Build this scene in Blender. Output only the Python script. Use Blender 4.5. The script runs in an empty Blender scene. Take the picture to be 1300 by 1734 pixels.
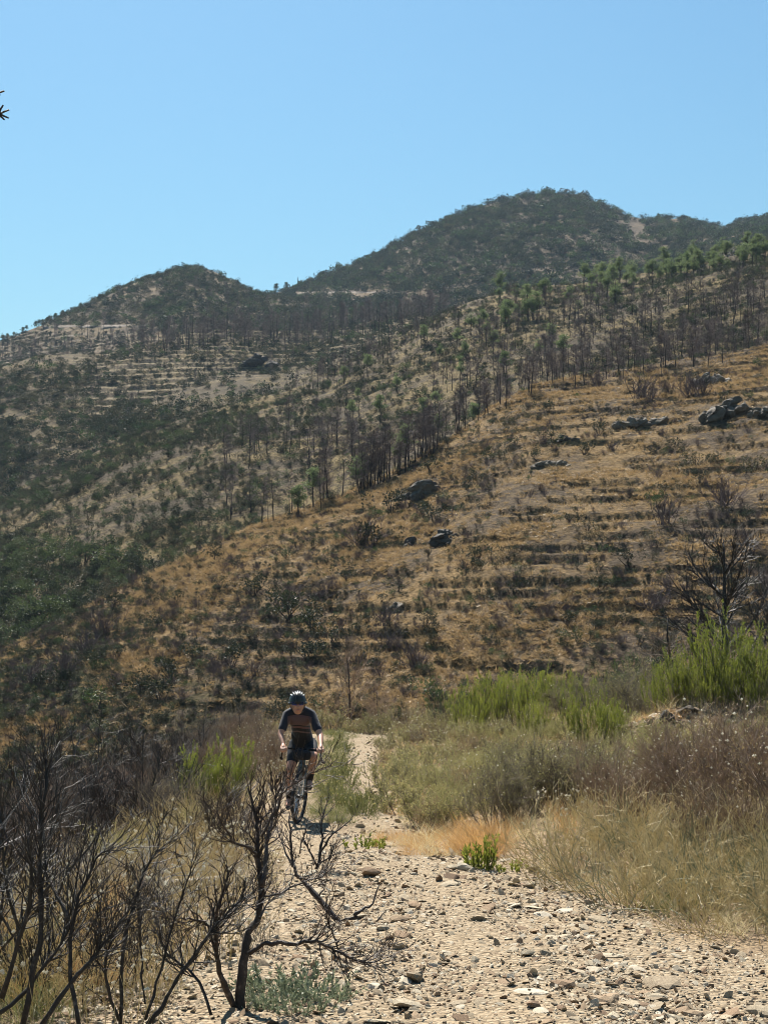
import bpy, math
import numpy as np
from mathutils import Vector, Matrix, Euler

# ------------------------------------------------------------------ camera, sky, sun, exposure
SC = bpy.context.scene
COL = SC.collection
F, CX, HY = 2400.0, 650.0, 1000.0            # focal length (photo px), image centre, horizon row (photo 1300 x 1734)
cam_d = bpy.data.cameras.new('camera')
cam = bpy.data.objects.new('camera', cam_d); COL.objects.link(cam)
cam.location = (0, 0, 0); cam.rotation_euler = (math.pi/2, 0, 0)
cam_d.sensor_fit = 'VERTICAL'; cam_d.sensor_height = 36.0; cam_d.lens = 36.0*F/1734.0
cam_d.shift_y = (HY-867.0)/1734.0
cam_d.clip_start = 0.05; cam_d.clip_end = 6000
SC.camera = cam

SUN_EL, SUN_AZ = 50.0, -14.0                  # degrees; azimuth from +Y (view direction), negative = left
world = bpy.data.worlds.new('World'); SC.world = world; world.use_nodes = True
wn = world.node_tree; wn.nodes.clear()
sky = wn.nodes.new('ShaderNodeTexSky'); sky.sky_type = 'NISHITA'; sky.sun_disc = False
sky.sun_elevation = math.radians(SUN_EL); sky.sun_rotation = math.radians(SUN_AZ)
sky.altitude = 400; sky.air_density = 1.7; sky.dust_density = 0.8; sky.ozone_density = 3.0
bg = wn.nodes.new('ShaderNodeBackground'); bg.inputs['Strength'].default_value = 0.0395
wo = wn.nodes.new('ShaderNodeOutputWorld')
wb = wn.nodes.new('ShaderNodeMix'); wb.data_type = 'RGBA'; wb.blend_type = 'MULTIPLY'; wb.inputs[0].default_value = 1.0
wb.inputs[7].default_value = (0.64, 0.94, 1.08, 1)      # the camera's white balance
wn.links.new(sky.outputs[0], wb.inputs[6]); wn.links.new(wb.outputs[2], bg.inputs[0]); wn.links.new(bg.outputs[0], wo.inputs[0])
sun_d = bpy.data.lights.new('sun', 'SUN'); sun_d.energy = 5.0; sun_d.angle = math.radians(0.55); sun_d.color = (1.0, 0.94, 0.84)
sun = bpy.data.objects.new('sun', sun_d); COL.objects.link(sun)
_e, _a = math.radians(SUN_EL), math.radians(SUN_AZ)
SUND = Vector((math.sin(_a)*math.cos(_e), math.cos(_a)*math.cos(_e), math.sin(_e)))
sun.rotation_euler = SUND.to_track_quat('Z', 'Y').to_euler()
SC.view_settings.view_transform = 'Standard'; SC.view_settings.look = 'None'
SC.view_settings.exposure = 1.35; SC.view_settings.gamma = 1.0; SC.view_settings.use_curve_mapping = False
SC.render.film_transparent = False
SC.cycles.use_denoising = True; SC.cycles.denoiser = 'OPENIMAGEDENOISE'; SC.cycles.denoising_prefilter = 'ACCURATE'; SC.cycles.filter_width = 0.95; SC.cycles.adaptive_threshold = 0.015; SC.cycles.adaptive_min_samples = 56; SC.cycles.caustics_reflective = False; SC.cycles.caustics_refractive = False
SC.cycles.max_bounces = 4; SC.cycles.diffuse_bounces = 2; SC.cycles.glossy_bounces = 2
SC.cycles.transmission_bounces = 3; SC.cycles.volume_bounces = 0; SC.cycles.transparent_max_bounces = 4

# ------------------------------------------------------------------ noise, mesh and node helpers
_T = np.random.default_rng(77).random((8, 256, 256))
def vnoise(x, y, s=0):
    x = np.asarray(x, float); y = np.asarray(y, float)
    xi = np.floor(x).astype(int); yi = np.floor(y).astype(int)
    fx = x-xi; fy = y-yi; fx = fx*fx*(3-2*fx); fy = fy*fy*(3-2*fy)
    t = _T[s % 8]; a = xi & 255; b = (xi+1) & 255; c = yi & 255; d = (yi+1) & 255
    return (t[a, c]*(1-fx)+t[b, c]*fx)*(1-fy)+(t[a, d]*(1-fx)+t[b, d]*fx)*fy
def fbm(x, y, s=0, o=5, g=0.5):
    r = 0; amp = 1; tot = 0
    for k in range(o):
        r = r+amp*vnoise(x*2**k+17.3*k+s*31.7, y*2**k-9.1*k+s*13.3, s+k); tot += amp; amp *= g
    return r/tot*2-1
def ss(a, b, x):
    t = np.clip((np.asarray(x, float)-a)/(b-a), 0, 1); return t*t*(3-2*t)
def nrm(v): return v/np.maximum(np.linalg.norm(v, axis=-1, keepdims=True), 1e-9)
def rot2(rng, m): return nrm(rng.normal(size=(m, 3)))

class MB:
    def __init__(s): s.V = []; s.Fc = []; s.n = 0
    def add(s, V, Fa, mat=0):
        V = np.asarray(V, float).reshape(-1, 3); Fa = np.asarray(Fa, int)
        s.V.append(V); s.Fc.append((Fa+s.n, mat)); s.n += len(V)
    def mesh(s, name, mats, smooth=False):
        me = bpy.data.meshes.new(name)
        V = np.concatenate(s.V) if s.V else np.zeros((0, 3))
        lv = []; ls = []; mi = []; tot = 0
        for Fa, m in s.Fc:
            if len(Fa) == 0: continue
            k = Fa.shape[1]; lv.append(Fa.ravel()); ls.append(tot+np.arange(len(Fa))*k); mi.append(np.full(len(Fa), m)); tot += Fa.size
        me.vertices.add(len(V)); me.vertices.foreach_set('co', V.astype(np.float32).ravel())
        if tot:
            lv = np.concatenate(lv); ls = np.concatenate(ls); mi = np.concatenate(mi)
            me.loops.add(tot); me.loops.foreach_set('vertex_index', lv.astype(np.int32))
            me.polygons.add(len(ls)); me.polygons.foreach_set('loop_start', ls.astype(np.int32))
            me.polygons.foreach_set('material_index', mi.astype(np.int32))
            me.polygons.foreach_set('use_smooth', np.full(len(ls), bool(smooth)))
        me.update(calc_edges=True); me.validate()
        for m in (mats if isinstance(mats, (list, tuple)) else [mats]): me.materials.append(m)
        return me
def link(name, data, parent=None):
    o = bpy.data.objects.new(name, data); COL.objects.link(o)
    if parent is not None: o.parent = parent
    return o
def tag(o, label=None, cat=None, group=None, kind=None):
    if label: o['label'] = label
    if cat: o['category'] = cat
    if group: o['group'] = group
    if kind: o['kind'] = kind
    return o
def empty(name, loc=(0, 0, 0), rz=0.0, sc=1.0):
    o = link(name, None); o.location = loc; o.rotation_euler = (0, 0, rz); o.scale = (sc, sc, sc); o.empty_display_size = 0.1
    return o

def tubes(mb, P, R, n=3, mat=0):
    """P (m,k,3) polylines, R (m,k) radii"""
    P = np.asarray(P, float); R = np.asarray(R, float)
    if P.ndim == 2: P = P[None]; R = R[None]
    m, k, _ = P.shape
    if m == 0: return
    T = np.empty_like(P); T[:, 1:-1] = P[:, 2:]-P[:, :-2]; T[:, 0] = P[:, 1]-P[:, 0]; T[:, -1] = P[:, -1]-P[:, -2]
    T = nrm(T); ref = np.where(np.abs(T[:, :1, 2:3]) > 0.8, np.array([[[1., 0.2, 0]]]), np.array([[[0, 0.1, 1.]]]))
    A = nrm(np.cross(T, ref)); B = np.cross(T, A)
    th = np.arange(n)*2*math.pi/n
    V = P[:, :, None]+R[:, :, None, None]*(A[:, :, None]*np.cos(th)[:, None]+B[:, :, None]*np.sin(th)[:, None])
    idx = np.arange(m*k*n).reshape(m, k, n); nx = np.roll(idx, -1, 2)
    Fa = np.stack([idx[:, :-1], nx[:, :-1], nx[:, 1:], idx[:, 1:]], -1).reshape(-1, 4)
    mb.add(V, Fa, mat)
    if n >= 5:
        for e in (0, k-1):
            c = idx[:, e] if e else idx[:, e, ::-1]; mb.Fc.append((c+mb.n-m*k*n, mat))
def walk(rng, S, D, L, k, wob, up=0.0):
    S = np.asarray(S, float); D = nrm(np.asarray(D, float)); m = len(S); L = np.broadcast_to(L, (m,))
    P = np.empty((m, k+1, 3)); P[:, 0] = S
    for i in range(k):
        D = nrm(D+wob*rng.normal(size=(m, 3))+np.array([0, 0, up])); P[:, i+1] = P[:, i]+D*(L/k)[:, None]
    return P
def kids(rng, P, R, nc, tmin, ang, angv=0.3):
    m, k, _ = P.shape
    par = np.repeat(np.arange(m), nc); t = (tmin+(1-tmin)*rng.random(len(par)))*(k-1)*0.999
    i = t.astype(int); f = (t-i)[:, None]
    pos = P[par, i]*(1-f)+P[par, i+1]*f; tan = nrm(P[par, i+1]-P[par, i]); r = R[par, i]*(1-f[:, 0])+R[par, i+1]*f[:, 0]
    q = nrm(np.cross(tan, rng.normal(size=tan.shape))); a = ang+angv*rng.normal(size=len(par))
    return pos, nrm(tan*np.cos(a)[:, None]+q*np.sin(a)[:, None]), r, par, t/(k-1)
def cards(mb, P, D, L, W, rng, mat=0, bend=0.15):
    P = np.asarray(P, float); N = len(P)
    if N == 0: return
    D = nrm(D); S = nrm(np.cross(D, rng.normal(size=(N, 3)))); U = np.cross(S, D)
    L = np.broadcast_to(L, (N,))[:, None]; W = np.broadcast_to(W, (N,))[:, None]
    V = np.stack([P, P+D*L*0.5+S*W*0.5+U*L*bend, P+D*L, P+D*L*0.5-S*W*0.5+U*L*bend], 1)
    mb.add(V, np.arange(N*4).reshape(N, 4), mat)
def blades(mb, P, D, L, W, rng, droop=0.5, k=3, mat=0):
    N = len(P); D = nrm(np.asarray(D, float)); side = nrm(np.cross(D, rng.normal(size=(N, 3))))
    L = np.broadcast_to(L, (N,)); W = np.broadcast_to(W, (N,)); pts = [np.asarray(P, float)]; d = D
    out = nrm(np.c_[D[:, :2]+0.15*rng.normal(size=(N, 2)), np.zeros(N)])
    for i in range(k):
        d = nrm(d+droop/k*(out*0.8-np.array([0, 0, 0.5]))); pts.append(pts[-1]+d*(L/k)[:, None])
    V = []
    for i, p in enumerate(pts[:-1]):
        w = (W*(1-0.75*i/k))[:, None]*0.5; V += [p-side*w, p+side*w]
    V.append(pts[-1]); V = np.stack(V, 1); nb = 2*k+1; base = (np.arange(N)*nb)[:, None]
    q = np.array([[2*i, 2*i+1, 2*i+3, 2*i+2] for i in range(k-1)]).reshape(1, -1)
    n0 = mb.n; mb.add(V, (base+q).reshape(-1, 4), mat)
    mb.Fc.append(((base+np.array([[2*k-2, 2*k-1, 2*k]]))+n0, mat))

def ico(sub):
    import bmesh
    bm = bmesh.new(); bmesh.ops.create_icosphere(bm, subdivisions=sub, radius=1)
    V = np.array([v.co[:] for v in bm.verts]); Fa = np.array([[v.index for v in f.verts] for f in bm.faces]); bm.free(); return V, Fa
ICO1, ICO2, ICO3, ICO4 = ico(1), ico(2), ico(3), ico(4)
def stone(seed, flat=(1, 0.8, 0.4), base=ICO2, npl=14, rough=0.03, dmin=0.6):
    rng = np.random.default_rng(seed); V, Fa = base; n = rot2(rng, npl); d = dmin+(1-dmin)*rng.random(npl)
    dot = V@n.T; r = np.min(np.where(dot > 0.05, d/np.maximum(dot, 0.05), 3), 1)
    r = np.minimum(r, 1.25)*(1+rough*rng.normal(size=len(V)))
    return V*r[:, None]*np.array(flat), Fa

# ---- materials
def new_mat(name):
    m = bpy.data.materials.new(name); m.use_nodes = True; m.node_tree.nodes.clear(); return m, m.node_tree
class N:
    def __init__(s, nt): s.nt = nt
    def __call__(s, t, ins=None, **kw):
        n = s.nt.nodes.new(t)
        for k, v in kw.items(): setattr(n, k, v)
        for k, v in (ins or {}).items():
            if isinstance(v, bpy.types.NodeSocket): s.nt.links.new(v, n.inputs[k])
            else: n.inputs[k].default_value = v
        return n
    def noise(s, vec, scale, detail=4, rough=0.6):
        return s('ShaderNodeTexNoise', {'Vector': vec, 'Scale': scale, 'Detail': detail, 'Roughness': rough}).outputs[0]
    def ramp(s, fac, stops):
        n = s('ShaderNodeValToRGB', {'Fac': fac}); e = n.color_ramp.elements
        while len(e) < len(stops): e.new(0.5)
        for q, (p, c) in zip(e, stops): q.position = p; q.color = (*c, 1) if len(c) == 3 else c
        return n.outputs[0]
    def mix(s, fac, a, b, mode='MIX'):
        n = s('ShaderNodeMix', data_type='RGBA', blend_type=mode)
        for k, v in ((0, fac), (6, a), (7, b)):
            if isinstance(v, bpy.types.NodeSocket): s.nt.links.new(v, n.inputs[k])
            else: n.inputs[k].default_value = (*v, 1) if isinstance(v, tuple) and len(v) == 3 else v
        return n.outputs[2]
    def math(s, op, a, b=0.0):
        n = s('ShaderNodeMath', operation=op)
        for k, v in ((0, a), (1, b)):
            if isinstance(v, bpy.types.NodeSocket): s.nt.links.new(v, n.inputs[k])
            else: n.inputs[k].default_value = v
        return n.outputs[0]
    def out(s, sh): s('ShaderNodeOutputMaterial', {'Surface': sh})
def simple(name, col, rough=0.8, var=0.15, scale=6.0, metal=0.0, spec=0.3):
    m, nt = new_mat(name); n = N(nt); tc = n('ShaderNodeTexCoord').outputs['Object']
    f = n.noise(tc, scale, 5)
    dk = tuple(c*(1-var*1.6) for c in col); lt = tuple(min(1, c*(1+var*1.6)) for c in col)
    c = n.ramp(f, [(0.3, dk), (0.7, lt)])
    b = n('ShaderNodeBsdfPrincipled', {'Base Color': c, 'Roughness': rough, 'Metallic': metal, 'Specular IOR Level': spec}); n.out(b.outputs[0]); return m
def charred(name, dark, mid, ash, scale=16):
    m, nt = new_mat(name); n = N(nt); tc = n('ShaderNodeTexCoord').outputs['Object']; f = n.noise(tc, scale, 6, 0.7)
    c = n.ramp(f, [(0.35, dark), (0.56, mid), (0.70, ash)]); bp = n('ShaderNodeBump', {'Strength': 0.7, 'Distance': 0.01, 'Height': n.noise(tc, scale*5, 4)}).outputs[0]
    n.out(n('ShaderNodeBsdfPrincipled', {'Base Color': c, 'Roughness': 0.6, 'Normal': bp, 'Specular IOR Level': 0.35}).outputs[0]); return m
def leaf(name, c1, c2, trans=0.45, scale=9.0):
    """foliage: two tones by noise and by individual, light passes through"""
    m, nt = new_mat(name); n = N(nt); tc = n('ShaderNodeTexCoord').outputs['Object']; oi = n('ShaderNodeObjectInfo').outputs['Random']
    f = n.math('ADD', n.math('MULTIPLY', n.noise(tc, scale, 3), 0.75), n.math('MULTIPLY', oi, 0.35))
    c = n.ramp(f, [(0.25, c1), (0.75, c2)])
    d = n('ShaderNodeBsdfDiffuse', {'Color': c}).outputs[0]; t = n('ShaderNodeBsdfTranslucent', {'Color': c}).outputs[0]
    g = n('ShaderNodeBsdfGlossy', {'Color': (1, 1, 1, 1), 'Roughness': 0.5}).outputs[0]
    x = n('ShaderNodeMixShader', {0: trans, 1: d, 2: t}).outputs[0]
    n.out(n('ShaderNodeMixShader', {0: 0.03, 1: x, 2: g}).outputs[0]); return m
def rocky(name, cols, scale=3.0, bump=0.3, rough=0.85):
    m, nt = new_mat(name); n = N(nt); tc = n('ShaderNodeTexCoord').outputs['Object']; oi = n('ShaderNodeObjectInfo').outputs['Random']
    f = n.math('ADD', n.math('MULTIPLY', n.noise(tc, scale, 6, 0.65), 0.7), n.math('MULTIPLY', oi, 0.4))
    c = n.ramp(f, [(0.25+0.5*i/(len(cols)-1), q) for i, q in enumerate(cols)])
    bp = n('ShaderNodeBump', {'Strength': bump, 'Distance': 0.05, 'Height': n.noise(tc, scale*5, 6, 0.7)}).outputs[0]
    b = n('ShaderNodeBsdfPrincipled', {'Base Color': c, 'Roughness': rough, 'Normal': bp, 'Specular IOR Level': 0.25}); n.out(b.outputs[0]); return m
M = {}
M['char'] = charred('charred_wood', (0.012, 0.011, 0.010), (0.026, 0.022, 0.020), (0.13, 0.115, 0.10))
M['charbrown'] = charred('charred_brown_wood', (0.018, 0.013, 0.011), (0.05, 0.033, 0.025), (0.17, 0.125, 0.095))
M['deadgrey'] = simple('dead_twig', (0.17, 0.14, 0.11), 0.85, 0.4, 8)
M['deadbrown'] = simple('dead_brown_twig', (0.25, 0.18, 0.13), 0.85, 0.4, 8)
M['farburnt'] = simple('burnt_crown', (0.128, 0.095, 0.089), 0.9, 0.35, 2)
M['fartrunk'] = simple('burnt_trunk', (0.025, 0.020, 0.019), 0.9, 0.3, 2)
M['bleached'] = simple('bleached_wood', (0.38, 0.34, 0.29), 0.8, 0.35, 12)
M['heath'] = leaf('heath_leaf', (0.094, 0.119, 0.016), (0.221, 0.242, 0.037), 0.6, 3)
M['heathdark'] = leaf('dark_heath_leaf', (0.035, 0.065, 0.016), (0.085, 0.125, 0.028), 0.45, 3)
M['cistus'] = leaf('rockrose_leaf', (0.17, 0.16, 0.06), (0.34, 0.305, 0.13), 0.45, 4)
M['cistusbrown'] = leaf('withered_leaf', (0.15, 0.105, 0.055), (0.29, 0.22, 0.11), 0.4, 4)
M['herb'] = leaf('herb_leaf', (0.095, 0.104, 0.032), (0.180, 0.180, 0.068), 0.45, 5)
M['greyherb'] = leaf('greygreen_leaf', (0.10, 0.13, 0.075), (0.21, 0.24, 0.15), 0.3, 8)
M['flower'] = leaf('seed_head', (0.55, 0.50, 0.38), (0.78, 0.74, 0.62), 0.4, 20)
M['yellow'] = leaf('yellow_seed_head', (0.55, 0.47, 0.20), (0.75, 0.66, 0.33), 0.4, 20)
M['straw'] = leaf('straw', (0.38, 0.30, 0.15), (0.66, 0.56, 0.33), 0.45, 6)
M['orange'] = leaf('orange_grass', (0.34, 0.19, 0.07), (0.56, 0.35, 0.14), 0.4, 6)
M['hillgrass'] = leaf('hill_grass', (0.21, 0.14, 0.064), (0.41, 0.285, 0.14), 0.3, 0.4)
M['scrub'] = leaf('scrub_leaf', (0.011, 0.016, 0.007), (0.034, 0.041, 0.018), 0.25, 0.7)
M['scrubgreen'] = leaf('green_scrub_leaf', (0.022, 0.042, 0.013), (0.056, 0.084, 0.024), 0.3, 0.7)
M['scrubolive'] = leaf('olive_scrub_leaf', (0.036, 0.036, 0.018), (0.088, 0.080, 0.040), 0.25, 0.7)
M['valley'] = leaf('valley_leaf', (0.025, 0.041, 0.015), (0.081, 0.102, 0.038), 0.3, 0.7)
M['pine'] = leaf('pine_needles', (0.09, 0.13, 0.05), (0.19, 0.23, 0.10), 0.35, 1.0)
M['bark'] = simple('bark', (0.06, 0.045, 0.035), 0.9, 0.4, 6)
M['stone'] = rocky('slate_stone', [(0.14, 0.10, 0.065), (0.30, 0.235, 0.155), (0.42, 0.35, 0.245), (0.52, 0.46, 0.36)], 9, 0.5)
M['stonebrown'] = rocky('brown_stone', [(0.13, 0.085, 0.052), (0.25, 0.165, 0.10), (0.36, 0.265, 0.17)], 9, 0.5)
M['outcrop'] = rocky('outcrop_rock', [(0.03, 0.027, 0.024), (0.065, 0.055, 0.045), (0.17, 0.14, 0.105)], 0.9, 1.0)

# ------------------------------------------------------------------ foreground ground
def lerp(x, pts): return np.interp(x, [p[0] for p in pts], [p[1] for p in pts])
ZP = [(-10, -0.9), (0, -1.6), (7.1, -2.17), (18.4, -3.04), (30, -3.62), (40, -4.08), (44, -4.5), (50, -5.9), (62, -9.8), (80, -16), (100, -23)]
XL = [(0, -0.9), (13, -0.9), (18.4, -1.1), (24, -1.5), (32, -1.85), (42, -2.2), (60, -3)]
XR = [(0, 1.0), (13, 0.5), (18.4, -0.1), (24, -0.5), (32, -0.55), (42, -0.62), (60, -1)]
XE = [(0, 3.2), (8, 2.6), (10.5, 2.0), (13, 1.4), (16, 0.55), (18.4, 0.3), (24, 0.0), (42, 0.0), (60, 0)]     # right edge of bare track
XW = [(0, -2.2), (9, -1.6), (13, -1.5), (18.4, -1.6), (24, -1.9), (42, -2.7), (60, -3.5)]                       # left edge
def gz(x, y, micro=True):
    x = np.asarray(x, float); y = np.asarray(y, float)
    z = 0.5*(lerp(y-1.2, ZP)+lerp(y+1.2, ZP))
    xe = lerp(y, XE); xw = lerp(y, XW)
    r = np.maximum(x-xe, 0); z = z+1.15*(1-np.exp(-r*0.17))*ss(5, 16, y)*(1-ss(36, 50, y)*0.6)
    l = np.maximum(xw-0.5-x, 0); z = z-0.30*l*ss(3, 12, y)-0.02*l*l
    z = z+0.42*np.exp(-((x-6.4)/2.6)**2-((y-26)/1.4)**2)+0.3*np.exp(-((x-5.2)/0.9)**2-((y-25.6)/0.8)**2)
    med = np.exp(-((x-(lerp(y, XL)+lerp(y, XR))/2)/0.35)**2)*ss(17, 21, y); z = z+0.10*med
    z = z+0.10*fbm(x*0.5, y*0.5, 1, 4)
    if micro: z = z+0.018*fbm(x*5, y*5, 2, 3)
    return z
def track_mask(x, y):
    n = 0.35*fbm(x*1.3, y*1.3, 3, 4)
    e = np.minimum(ss(-0.25, 0.25, lerp(y, XE)+n-x), ss(-0.4, 0.4, x-lerp(y, XW)+n))
    med = np.exp(-((x-(lerp(y, XL)+lerp(y, XR))/2)/0.3)**2)*ss(16.5, 19, y)
    return np.clip(e*(1-0.85*med), 0, 1)
ys = np.concatenate([np.linspace(-9, 4.5, 30), np.geomspace(4.8, 95, 520)])
us = np.linspace(-1, 1, 380); us = np.sign(us)*np.abs(us)**1.35
YY, UU = np.meshgrid(ys, us, indexing='ij')
XX = UU*(0.62*np.maximum(YY, 0)+7)
ZZ = gz(XX, YY)
def grid_faces(nr, nc):
    i = np.arange(nr*nc).reshape(nr, nc); return np.stack([i[:-1, :-1], i[:-1, 1:], i[1:, 1:], i[1:, :-1]], -1).reshape(-1, 4)
def fattr(me, name, arr):
    a = me.attributes.new(name, 'FLOAT', 'POINT'); a.data.foreach_set('value', np.asarray(arr, np.float32).ravel())
def ground_material():
    m, nt = new_mat('track_and_soil'); n = N(nt); tc = n('ShaderNodeTexCoord').outputs['Object']
    tr = n('ShaderNodeAttribute', attribute_name='track').outputs['Fac']
    vo = n('ShaderNodeTexVoronoi', {'Vector': tc, 'Scale': 34.0}, feature='F1')
    vc = n('ShaderNodeSeparateColor', {0: vo.outputs['Color']}).outputs[0]
    big = n.noise(tc, 0.9, 5, 0.6); fine = n.noise(tc, 22, 6, 0.7)
    g = n.ramp(vc, [(0.0, (0.12, 0.09, 0.06)), (0.4, (0.23, 0.18, 0.12)), (0.8, (0.31, 0.25, 0.175)), (1.0, (0.40, 0.34, 0.25))])
    g = n.mix(n.math('MULTIPLY', fine, 0.6), g, (0.25, 0.19, 0.125)); g = n.mix(n.math('MULTIPLY', big, 0.45), g, (0.32, 0.24, 0.15))
    so = n.ramp(n.noise(tc, 3.5, 6, 0.7), [(0.3, (0.10, 0.07, 0.045)), (0.5, (0.20, 0.145, 0.09)), (0.72, (0.33, 0.245, 0.15))])
    c = n.mix(tr, so, g)
    h = n.math('ADD', n.math('MULTIPLY', vo.outputs['Distance'], -1.2), n.math('MULTIPLY', fine, 0.8))
    bp = n('ShaderNodeBump', {'Strength': 0.8, 'Distance': 0.03, 'Height': h}).outputs[0]
    b = n('ShaderNodeBsdfPrincipled', {'Base Color': c, 'Roughness': 0.95, 'Normal': bp, 'Specular IOR Level': 0.1}); n.out(b.outputs[0]); return m
mb = MB(); mb.add(np.stack([XX, YY, ZZ], -1), grid_faces(*XX.shape))
me = mb.mesh('ground', ground_material(), True); fattr(me, 'track', track_mask(XX, YY))
tag(link('ground', me), 'stony tan track and brown soil in the foreground', None, None, 'structure')

# ------------------------------------------------------------------ hills
def tri(a, p): return np.abs((a/p) % 1.0)
HILLMATS = {}
def hill_material(name, soil, grass, green, sc=0.12, gfac=0.5, bench=None):
    m, nt = new_mat(name); n = N(nt); tc = n('ShaderNodeTexCoord').outputs['Object']
    gm = n('ShaderNodeAttribute', attribute_name='green').outputs['Fac']
    st = n('ShaderNodeAttribute', attribute_name='bench').outputs['Fac']
    a = n.noise(tc, sc, 6, 0.65); b_ = n.noise(tc, sc*7, 6, 0.7); f = n.noise(tc, sc*40, 5, 0.75)
    s = n.ramp(f, [(0.36, tuple(c*0.4 for c in soil)), (0.62, tuple(c*1.35 for c in soil))])
    g = n.ramp(f, [(0.35, tuple(c*0.5 for c in grass)), (0.65, tuple(c*1.3 for c in grass))])
    gr = n.ramp(f, [(0.3, tuple(c*0.5 for c in green)), (0.7, tuple(c*1.3 for c in green))])
    k = n.ramp(n.math('ADD', n.math('MULTIPLY', a, 0.6), n.math('MULTIPLY', b_, 0.5)), [(gfac, (0, 0, 0)), (gfac+0.12, (1, 1, 1))])
    c = n.mix(k, s, g)
    k2 = n.ramp(n.math('ADD', n.math('MULTIPLY', b_, 0.8), gm), [(0.72, (0, 0, 0)), (0.9, (1, 1, 1))])
    c = n.mix(k2, c, gr)
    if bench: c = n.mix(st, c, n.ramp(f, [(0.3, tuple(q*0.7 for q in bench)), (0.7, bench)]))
    bp = n('ShaderNodeBump', {'Strength': 1.0, 'Distance': 0.5, 'Height': f}).outputs[0]
    b = n('ShaderNodeBsdfPrincipled', {'Base Color': c, 'Roughness': 0.95, 'Normal': bp, 'Specular IOR Level': 0.05}); n.out(b.outputs[0]); return m

class Hill:
    """a real hillside: foot line and crest line given as bearing, elevation and distance; sloping face, rounded crest, back slope"""
    def __init__(s, name, top, bot, nu, nv, px0=-800, px1=2100, amp=1.0, nsc=20.0, terr=None, mat=None, back=0.9, label='', convex=0.12, greenf=None, rough=0.0):
        px = np.linspace(px0, px1, nu)
        tp = lambda i: np.interp(px, [p[0] for p in top], [p[i] for p in top])
        bt = lambda i: np.interp(px, [p[0] for p in bot], [p[i] for p in bot])
        def sm(a, w):
            k = np.hanning(2*w+3)[1:-1]; k /= k.sum(); return np.convolve(np.pad(a, w, mode='edge'), k, 'valid')
        w = max(2, int(12/((px1-px0)/nu)))
        pt, dt, pb, db = sm(tp(1), w), sm(tp(2), w*3), sm(bt(1), w*3), sm(bt(2), w*3)
        v = np.concatenate([np.linspace(0, 1, nv), np.linspace(1, 1+back, 26)[1:]])
        zt = (HY-pt)/F*dt; zb = (HY-pb)/F*db
        vf = np.minimum(v, 1)[:, None]; prof = vf+convex*vf*(1-vf)
        D = db+(dt-db)*v[:, None]; vb = np.maximum(v-1, 0)[:, None]
        Z = zb+(zt-zb)*prof-(dt-db)*0.5*(vb*vb/(vb+0.12))
        X = (px[None]-CX)/F*D; Y = D+0*X
        # keep a straight spread behind the crest
        fade = 1-0.75*np.exp(-((v[:, None]-1)/0.05)**2)
        Z = Z+amp*fbm(X/nsc, Y/nsc, 4, 6)*fade+rough*fbm(X/nsc*9, Y/nsc*9, 5, 3)
        bench = np.zeros_like(Z)
        if terr:
            per, mk, sharp = terr
            q = (Z+0.35*per*fbm(X/30, Y/30, 6, 3))/per; fl = np.floor(q); fr = q-fl; s.fr = fr; mask = mk(X, Y, Z, px[None]+0*Z, v[:, None]+0*Z, fl)
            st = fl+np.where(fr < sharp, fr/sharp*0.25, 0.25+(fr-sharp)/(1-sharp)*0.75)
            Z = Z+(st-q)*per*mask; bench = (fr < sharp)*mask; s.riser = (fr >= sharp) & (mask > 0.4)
        s.px, s.v, s.X, s.Y, s.Z, s.nv = px, v, X, Y, Z, nv
        s.EL = HY-F*Z/Y                                  # projected row
        mb = MB(); mb.add(np.stack([X, Y, Z], -1), grid_faces(*X.shape))
        me = mb.mesh(name, mat, True)
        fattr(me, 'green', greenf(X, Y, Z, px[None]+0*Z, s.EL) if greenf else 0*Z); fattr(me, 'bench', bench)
        s.o = tag(link(name, me), label, None, None, 'structure')
    def pos(s, px, v):
        i = np.clip((np.asarray(px)-s.px[0])/(s.px[1]-s.px[0]), 0, len(s.px)-1.001); a = i.astype(int); f = i-a
        j = np.clip(np.asarray(v)*(s.nv-1), 0, s.nv-1.001); b = j.astype(int); g = j-b
        def bl(G): return (G[b, a]*(1-f)+G[b, a+1]*f)*(1-g)+(G[b+1, a]*(1-f)+G[b+1, a+1]*f)*g
        return np.stack([bl(s.X), bl(s.Y), bl(s.Z)], -1)
    def at(s, px, py):
        """nearest-to-crest point of the face that is seen at this bearing and row"""
        i = int(np.clip(round((px-s.px[0])/(s.px[1]-s.px[0])), 0, len(s.px)-1)); e = s.EL[:s.nv, i]
        j = int(np.argmin(np.abs(e-py))); return np.array([s.X[j, i], s.Y[j, i], s.Z[j, i]])
    def crest(s, px): return np.interp(px, s.px, s.EL[:s.nv].min(0))
    def sample(s, n, rng, px=(-220, 1520), v=(0, 1), mask=None):
        P = rng.uniform(px[0], px[1], n*6); Vv = rng.uniform(v[0], v[1], n*6); Q = s.pos(P, Vv)
        keep = rng.random(len(P)) < Q[:, 1]/Q[:, 1].max()
        if mask is not None: keep &= rng.random(len(P)) < mask(Q[:, 0], Q[:, 1], Q[:, 2], P, HY-F*Q[:, 2]/Q[:, 1])
        return Q[keep][:n], P[keep][:n]

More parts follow.
